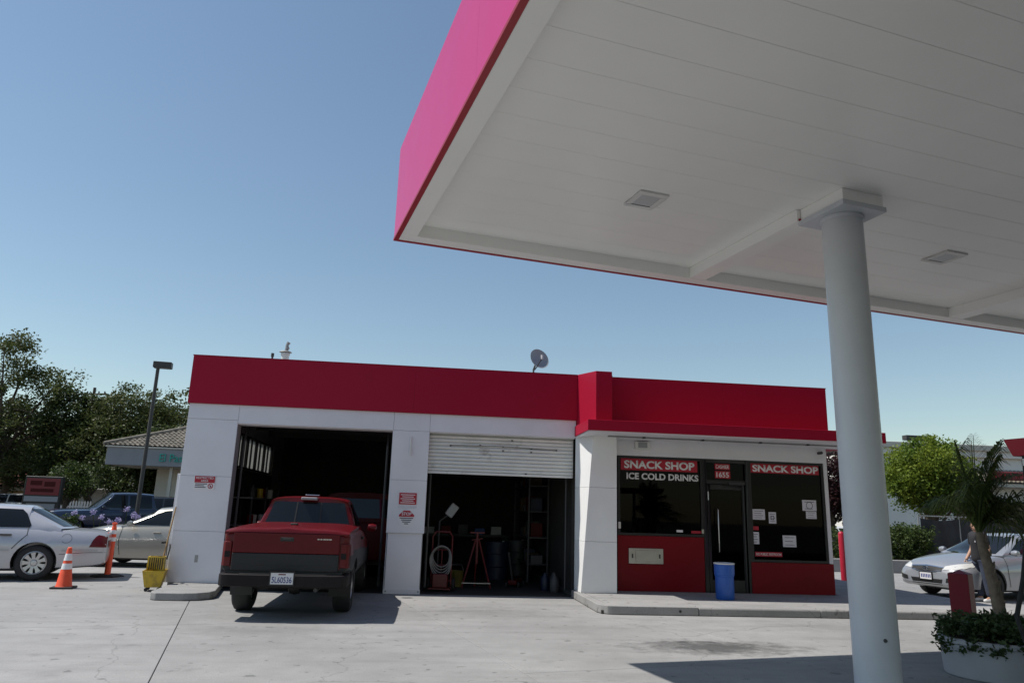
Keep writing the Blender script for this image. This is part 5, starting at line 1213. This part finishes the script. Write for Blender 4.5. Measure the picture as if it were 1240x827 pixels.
sc_ = thing('shrub', 'yellow-green upright shrub at the left of the flower bed', 'shrub', (-10.75, 24.3, .1)); mb = MB(); rg = random.Random(8)
for k in range(40): leaf_blob(rg, rg.gauss(0, .12), rg.gauss(0, .12), rg.uniform(.05, .95), .08, 30, .07, mb)
mb.build('foliage', 'leaf_hedge', sc_, recalc=False); MB().tube([(0, 0, 0), (0, 0, .7)], .03, 6).build('stem', 'bark', sc_)

# ------------------------------------------------------------------ background buildings and street furniture
def tile_slope(mb, o, ex, ey, nx, ny, pitch_=.24, amp=.05, step=.05):
    """barrel-tile sheet: o corner, ex along the eave, ey up the slope (vectors for the whole extent)"""
    o = Vector(o); ex = Vector(ex); ey = Vector(ey); nn = ex.cross(ey).normalized(); cols_ = nx*6; vs = []
    for r_ in range(ny):
        for e_ in (0, 1):
            for c_ in range(cols_+1):
                u = c_/cols_; w_ = (r_+e_)/ny; hgt = amp*(abs(math.sin(PI*u*nx))-.3)+(step if e_ == 0 else 0)
                vs.append(o+ex*u+ey*w_+nn*hgt)
    n = cols_+1; fs = [(i*n+j, i*n+j+1, (i+1)*n+j+1, (i+1)*n+j) for i in range(2*ny-1) for j in range(n-1)]
    mb.add(vs, fs)
ep = thing('tiled_shop', 'grey shop with tiled hip roof and green script sign', 'building', (-16.45, 40.0, 0), rad(0))
# local x to the right, front at y=0
MB().box(.0, 11, .0, .30, 3.38, 4.28).build('fascia', 'stucco_grey', ep, bev=.02); MB().box(0, .30, .30, 9, 3.38, 4.28).build('fascia', 'stucco_grey', ep, bev=.02)
MB().box(.3, 11, .3, 9, 3.36, 3.42).build('soffit', 'stucco_cream', ep); MB().box(-.08, 11, -.08, 9, 4.28, 4.36).build('eave', 'stucco_tan', ep, bev=.01)
MB().box(2.0, 11, 1.8, 2.0, 0, 3.36).build('front_wall', 'stucco_cream', ep); MB().box(2.0, 2.2, 2.0, 9, 0, 3.36).build('side_wall', 'stucco_cream', ep)
w = MB().box(4.2, 6.2, 1.74, 1.80, .5, 2.9).build('window', 'black_frame', ep); MB().box(4.28, 6.12, 1.72, 1.738, .58, 2.82).build('pane', 'car_glass', w)
w = MB().box(6.6, 7.7, 1.74, 1.80, 0, 2.6).build('door', 'black_frame', ep); MB().box(6.7, 7.6, 1.72, 1.738, .1, 2.5).build('pane', 'car_glass', w)
MB().box(3.1, 3.25, .4, .55, 0, 3.36).build('post', 'stucco_cream', ep)
rt = MB(); tile_slope(rt, (-.15, -.15, 4.36), (11.2, 0, 0), (0, 4.2, 1.75), 46, 15); rr = rt.build('roof_tiles', 'tile', ep, smooth=50, recalc=False); rr['kind'] = 'stuff'
# cut the hip: left slope
lt_ = MB(); tile_slope(lt_, (-.15, 9.2, 4.36), (0, -9.35, 0), (4.2, 0, 1.75), 38, 15); l2 = lt_.build('roof_tiles', 'tile', ep, smooth=50, recalc=False); l2['kind'] = 'stuff'
for o_, keep in ((rr, lambda x, y: y+.15 <= x+.15+.06), (l2, lambda x, y: x <= y+.06)):
    bm = bmesh.new(); bm.from_mesh(o_.data); bmesh.ops.delete(bm, geom=[f for f in bm.faces if not keep(f.calc_center_median().x, f.calc_center_median().y)], context='FACES'); bm.to_mesh(o_.data); bm.free()
MB().tube([(-.15, -.15, 4.44), (4.05, 4.05, 6.19)], .10, 8).build('hip_ridge', 'tile', ep, smooth=60)
text('lettering', 'El Pasto', 'green_sign', ep, 2.66, 4.25, 3.62, 4.02, -.02, .0, .04)
bl = thing('cream_store', 'pale store with flat cornice and tiled strip behind the palm', 'building', (31.0, 46.5, 0), rad(-1))
MB().box(-.5, 22, .6, 10, 0, 6.6).build('wall', 'stucco_tan', bl); MB().box(-.6, 22, .35, .6, 6.35, 6.95).build('cornice', 'stucco_tan', bl, bev=.04); MB().box(-.6, 22, .2, .35, 6.8, 7.2).build('coping', 'stucco_cream', bl, bev=.02)
MB().box(-.6, 22, .34, 10, 6.95, 7.1).build('roof', 'roof_grey', bl)
mt = MB(); tile_slope(mt, (3.5, -.6, 4.6), (18.5, 0, 0), (0, 1.15, .95), 60, 5, amp=.06); q = mt.build('roof_tiles', 'tile', bl, smooth=50, recalc=False); q['kind'] = 'stuff'
MB().box(3.5, 22, -.5, .6, 4.35, 4.58).build('eave', 'stucco_cream', bl)
w = MB().box(5, 11, .52, .6, .6, 3.4).build('window', 'black_frame', bl); MB().box(5.1, 10.9, .50, .518, .7, 3.3).build('pane', 'car_glass', w)
sg_ = MB().box(7.0, 9.6, -.75, -.55, 4.8, 5.35).build('sign_board', 'sign_red', bl, bev=.05); mb = MB()
for k in range(6): mb.box(7.3+k*.36, 7.52+k*.36, -.77, -.752, 4.95, 5.2)
q = mb.build('sign_letters', 'red_vinyl', sg_); q['kind'] = 'stuff'
def house(name, label, loc, m_roof, w_, d_, hw, hr, rz=0):
    t = thing(name, label, 'house', loc, rz); MB().box(-w_/2, w_/2, -d_/2, d_/2, 0, hw).build('wall', 'stucco_tan', t)
    e_ = .5; q = MB(); q.add([(-w_/2-e_, -d_/2-e_, hw), (w_/2+e_, -d_/2-e_, hw), (w_/2+e_, d_/2+e_, hw), (-w_/2-e_, d_/2+e_, hw), (-w_/2+d_*.35, 0, hr), (w_/2-d_*.35, 0, hr)], [(0, 1, 5, 4), (1, 2, 5), (2, 3, 4, 5), (3, 0, 4), (3, 2, 1, 0)]); q.build('roof', m_roof, t)
    for k in range(3):
        x_ = -w_/2+w_*(k+.6)/3.3; f_ = MB().box(x_-.55, x_+.55, -d_/2-.06, -d_/2, .9, 2.0).build('window', 'white_vinyl', t); MB().box(x_-.48, x_+.48, -d_/2-.07, -d_/2-.061, .97, 1.93).build('pane', 'car_glass', f_)
    f_ = MB().box(w_/2-1.3, w_/2-.4, -d_/2-.05, -d_/2, 0, 2.05).build('door', 'wood', t)
house('house', 'low house with red roof at the far left', (-33.5, 61, 0), 'shingle_red', 10, 7, 2.3, 4.2)
house('house', 'grey-roofed house behind the red sign', (-24.5, 66, 0), 'shingle_grey', 11, 7, 2.4, 4.6)
pf = thing('picket_fence', 'white picket fence left of the parked blue pickup', 'fence', (-19.0, 43.5, 0))
for k in range(16):
    x_ = -1.6+k*.15; MB().prism([(x_, .1), (x_+.09, .1), (x_+.09, 1.45), (x_+.045, 1.53), (x_, 1.45)], 0, .02, 'y').build('picket', 'white_paint', pf)
for z_ in (.4, 1.15): MB().box(-1.65, .85, .02, .06, z_, z_+.08).build('rail', 'white_paint', pf)
ms = thing('monument_sign', 'dark framed red sign board on posts left of the pickup', 'sign', (-17.25, 36.0, 0))
MB().box(-.80, .80, -.12, .12, 1.35, 2.55).build('frame', 'black_frame', ms, bev=.02); MB().box(-.72, .72, -.135, -.121, 1.72, 2.46).build('panel', 'sign_red', ms)
for i, (x0, x1, z0, z1) in enumerate(((-.55, -.05, 2.15, 2.35), (.05, .52, 2.1, 2.32), (-.5, .48, 1.85, 2.0))): MB().box(x0, x1, -.142, -.136, z0, z1).build('faded_mark', 'van_red', ms)
MB().box(-.72, .72, -.135, -.121, 1.43, 1.66).build('reader_board', 'stucco_grey', ms)
for x_ in (-.7, .7): MB().box(x_-.08, x_+.08, -.1, .1, 0, 1.35).build('post', 'black_frame', ms)
MB().box(-.9, .9, -.3, .3, -.03, .5).build('base', 'stucco_grey', ms); MB().box(-.62, .62, -.08, .08, .6, 1.35).build('infill', 'stucco_grey', ms)
def lamp_post(name, label, loc, h, head_len, rz):
    t = thing(name, label, 'street lamp', loc, rz); MB().tube([(0, 0, 0), (0, 0, h)], [.085, .07], 10).build('pole', 'pole_bronze', t, smooth=40); MB().lathe([(.24, 0), (.24, .55), (.2, .6)], 16).build('footing', 'kerb_concrete', t)
    hd = MB().box(-.18, head_len-.18, -.2, .2, h-.06, h+.2).build('lamp_head', 'pole_bronze', t, bev=.02); MB().box(-.08, head_len-.24, -.15, .15, h-.072, h-.061).build('lens', 'lens_grey', hd)
lamp_post('lamp_post', 'brown parking lot light pole with box head at left', (-11.62, 32, 0), 7.2, .72, rad(8))
lamp_post('lamp_post', 'parking lot light whose box head shows over the bright tree', (27.9, 38, 0), 6.32, 1.5, rad(180))
up = thing('utility_pole', 'wooden utility pole whose crossarm tops the trees', 'utility pole', (-26.3, 60, -1.1), rad(-15))
MB().tube([(0, 0, 0), (0, 0, 11.3)], [.17, .11], 10).build('pole', 'bark', up, smooth=50)
for z_, w_ in ((10.7, 1.1), (9.9, .9)):
    ca_ = MB().box(-w_, w_, -.16, -.05, z_, z_+.13).build('crossarm', 'bark', up)
    for x_ in (-w_+.1, -w_*.45, w_*.45, w_-.1): MB().lathe([(.03, 0), (.06, .06), (.05, .16), (0, .18)], 8, (x_, -.1, z_+.13)).build('insulator', 'dark_metal', ca_)
# chain fence with dark screen
cf = thing('screened_fence', 'wire fence hung with dark privacy screen behind the silver car', 'fence', (17.6, 24.8, 0), rad(2))
for k in range(6):
    x_ = .0+k*1.6; MB().tube([(x_+(-.10 if k == 0 else 0), 0, -.03), (x_, 0, 1.95)], .028, 8).build('post', 'galv', cf, smooth=40)
MB().tube([(0, 0, 1.93), (8.0, 0, 1.93)], .02, 6).build('top_rail', 'galv', cf)
for k in range(5):
    x0 = k*1.6+.03; mb = MB(); nx, nz = 12, 6; vs = []
    for i in range(nx+1):
        for j in range(nz+1): vs.append((x0+1.54*i/nx, -.04+.03*math.sin(i*1.3+k)+.02*math.sin(j*2+i), .06+1.8*j/nz-(.08*math.sin(PI*i/nx) if j == nz else 0)))
    mb.add(vs, [(i*(nz+1)+j, (i+1)*(nz+1)+j, (i+1)*(nz+1)+j+1, i*(nz+1)+j+1) for i in range(nx) for j in range(nz)]); mb.build('screen_panel', 'screen_fabric', cf, smooth=60)
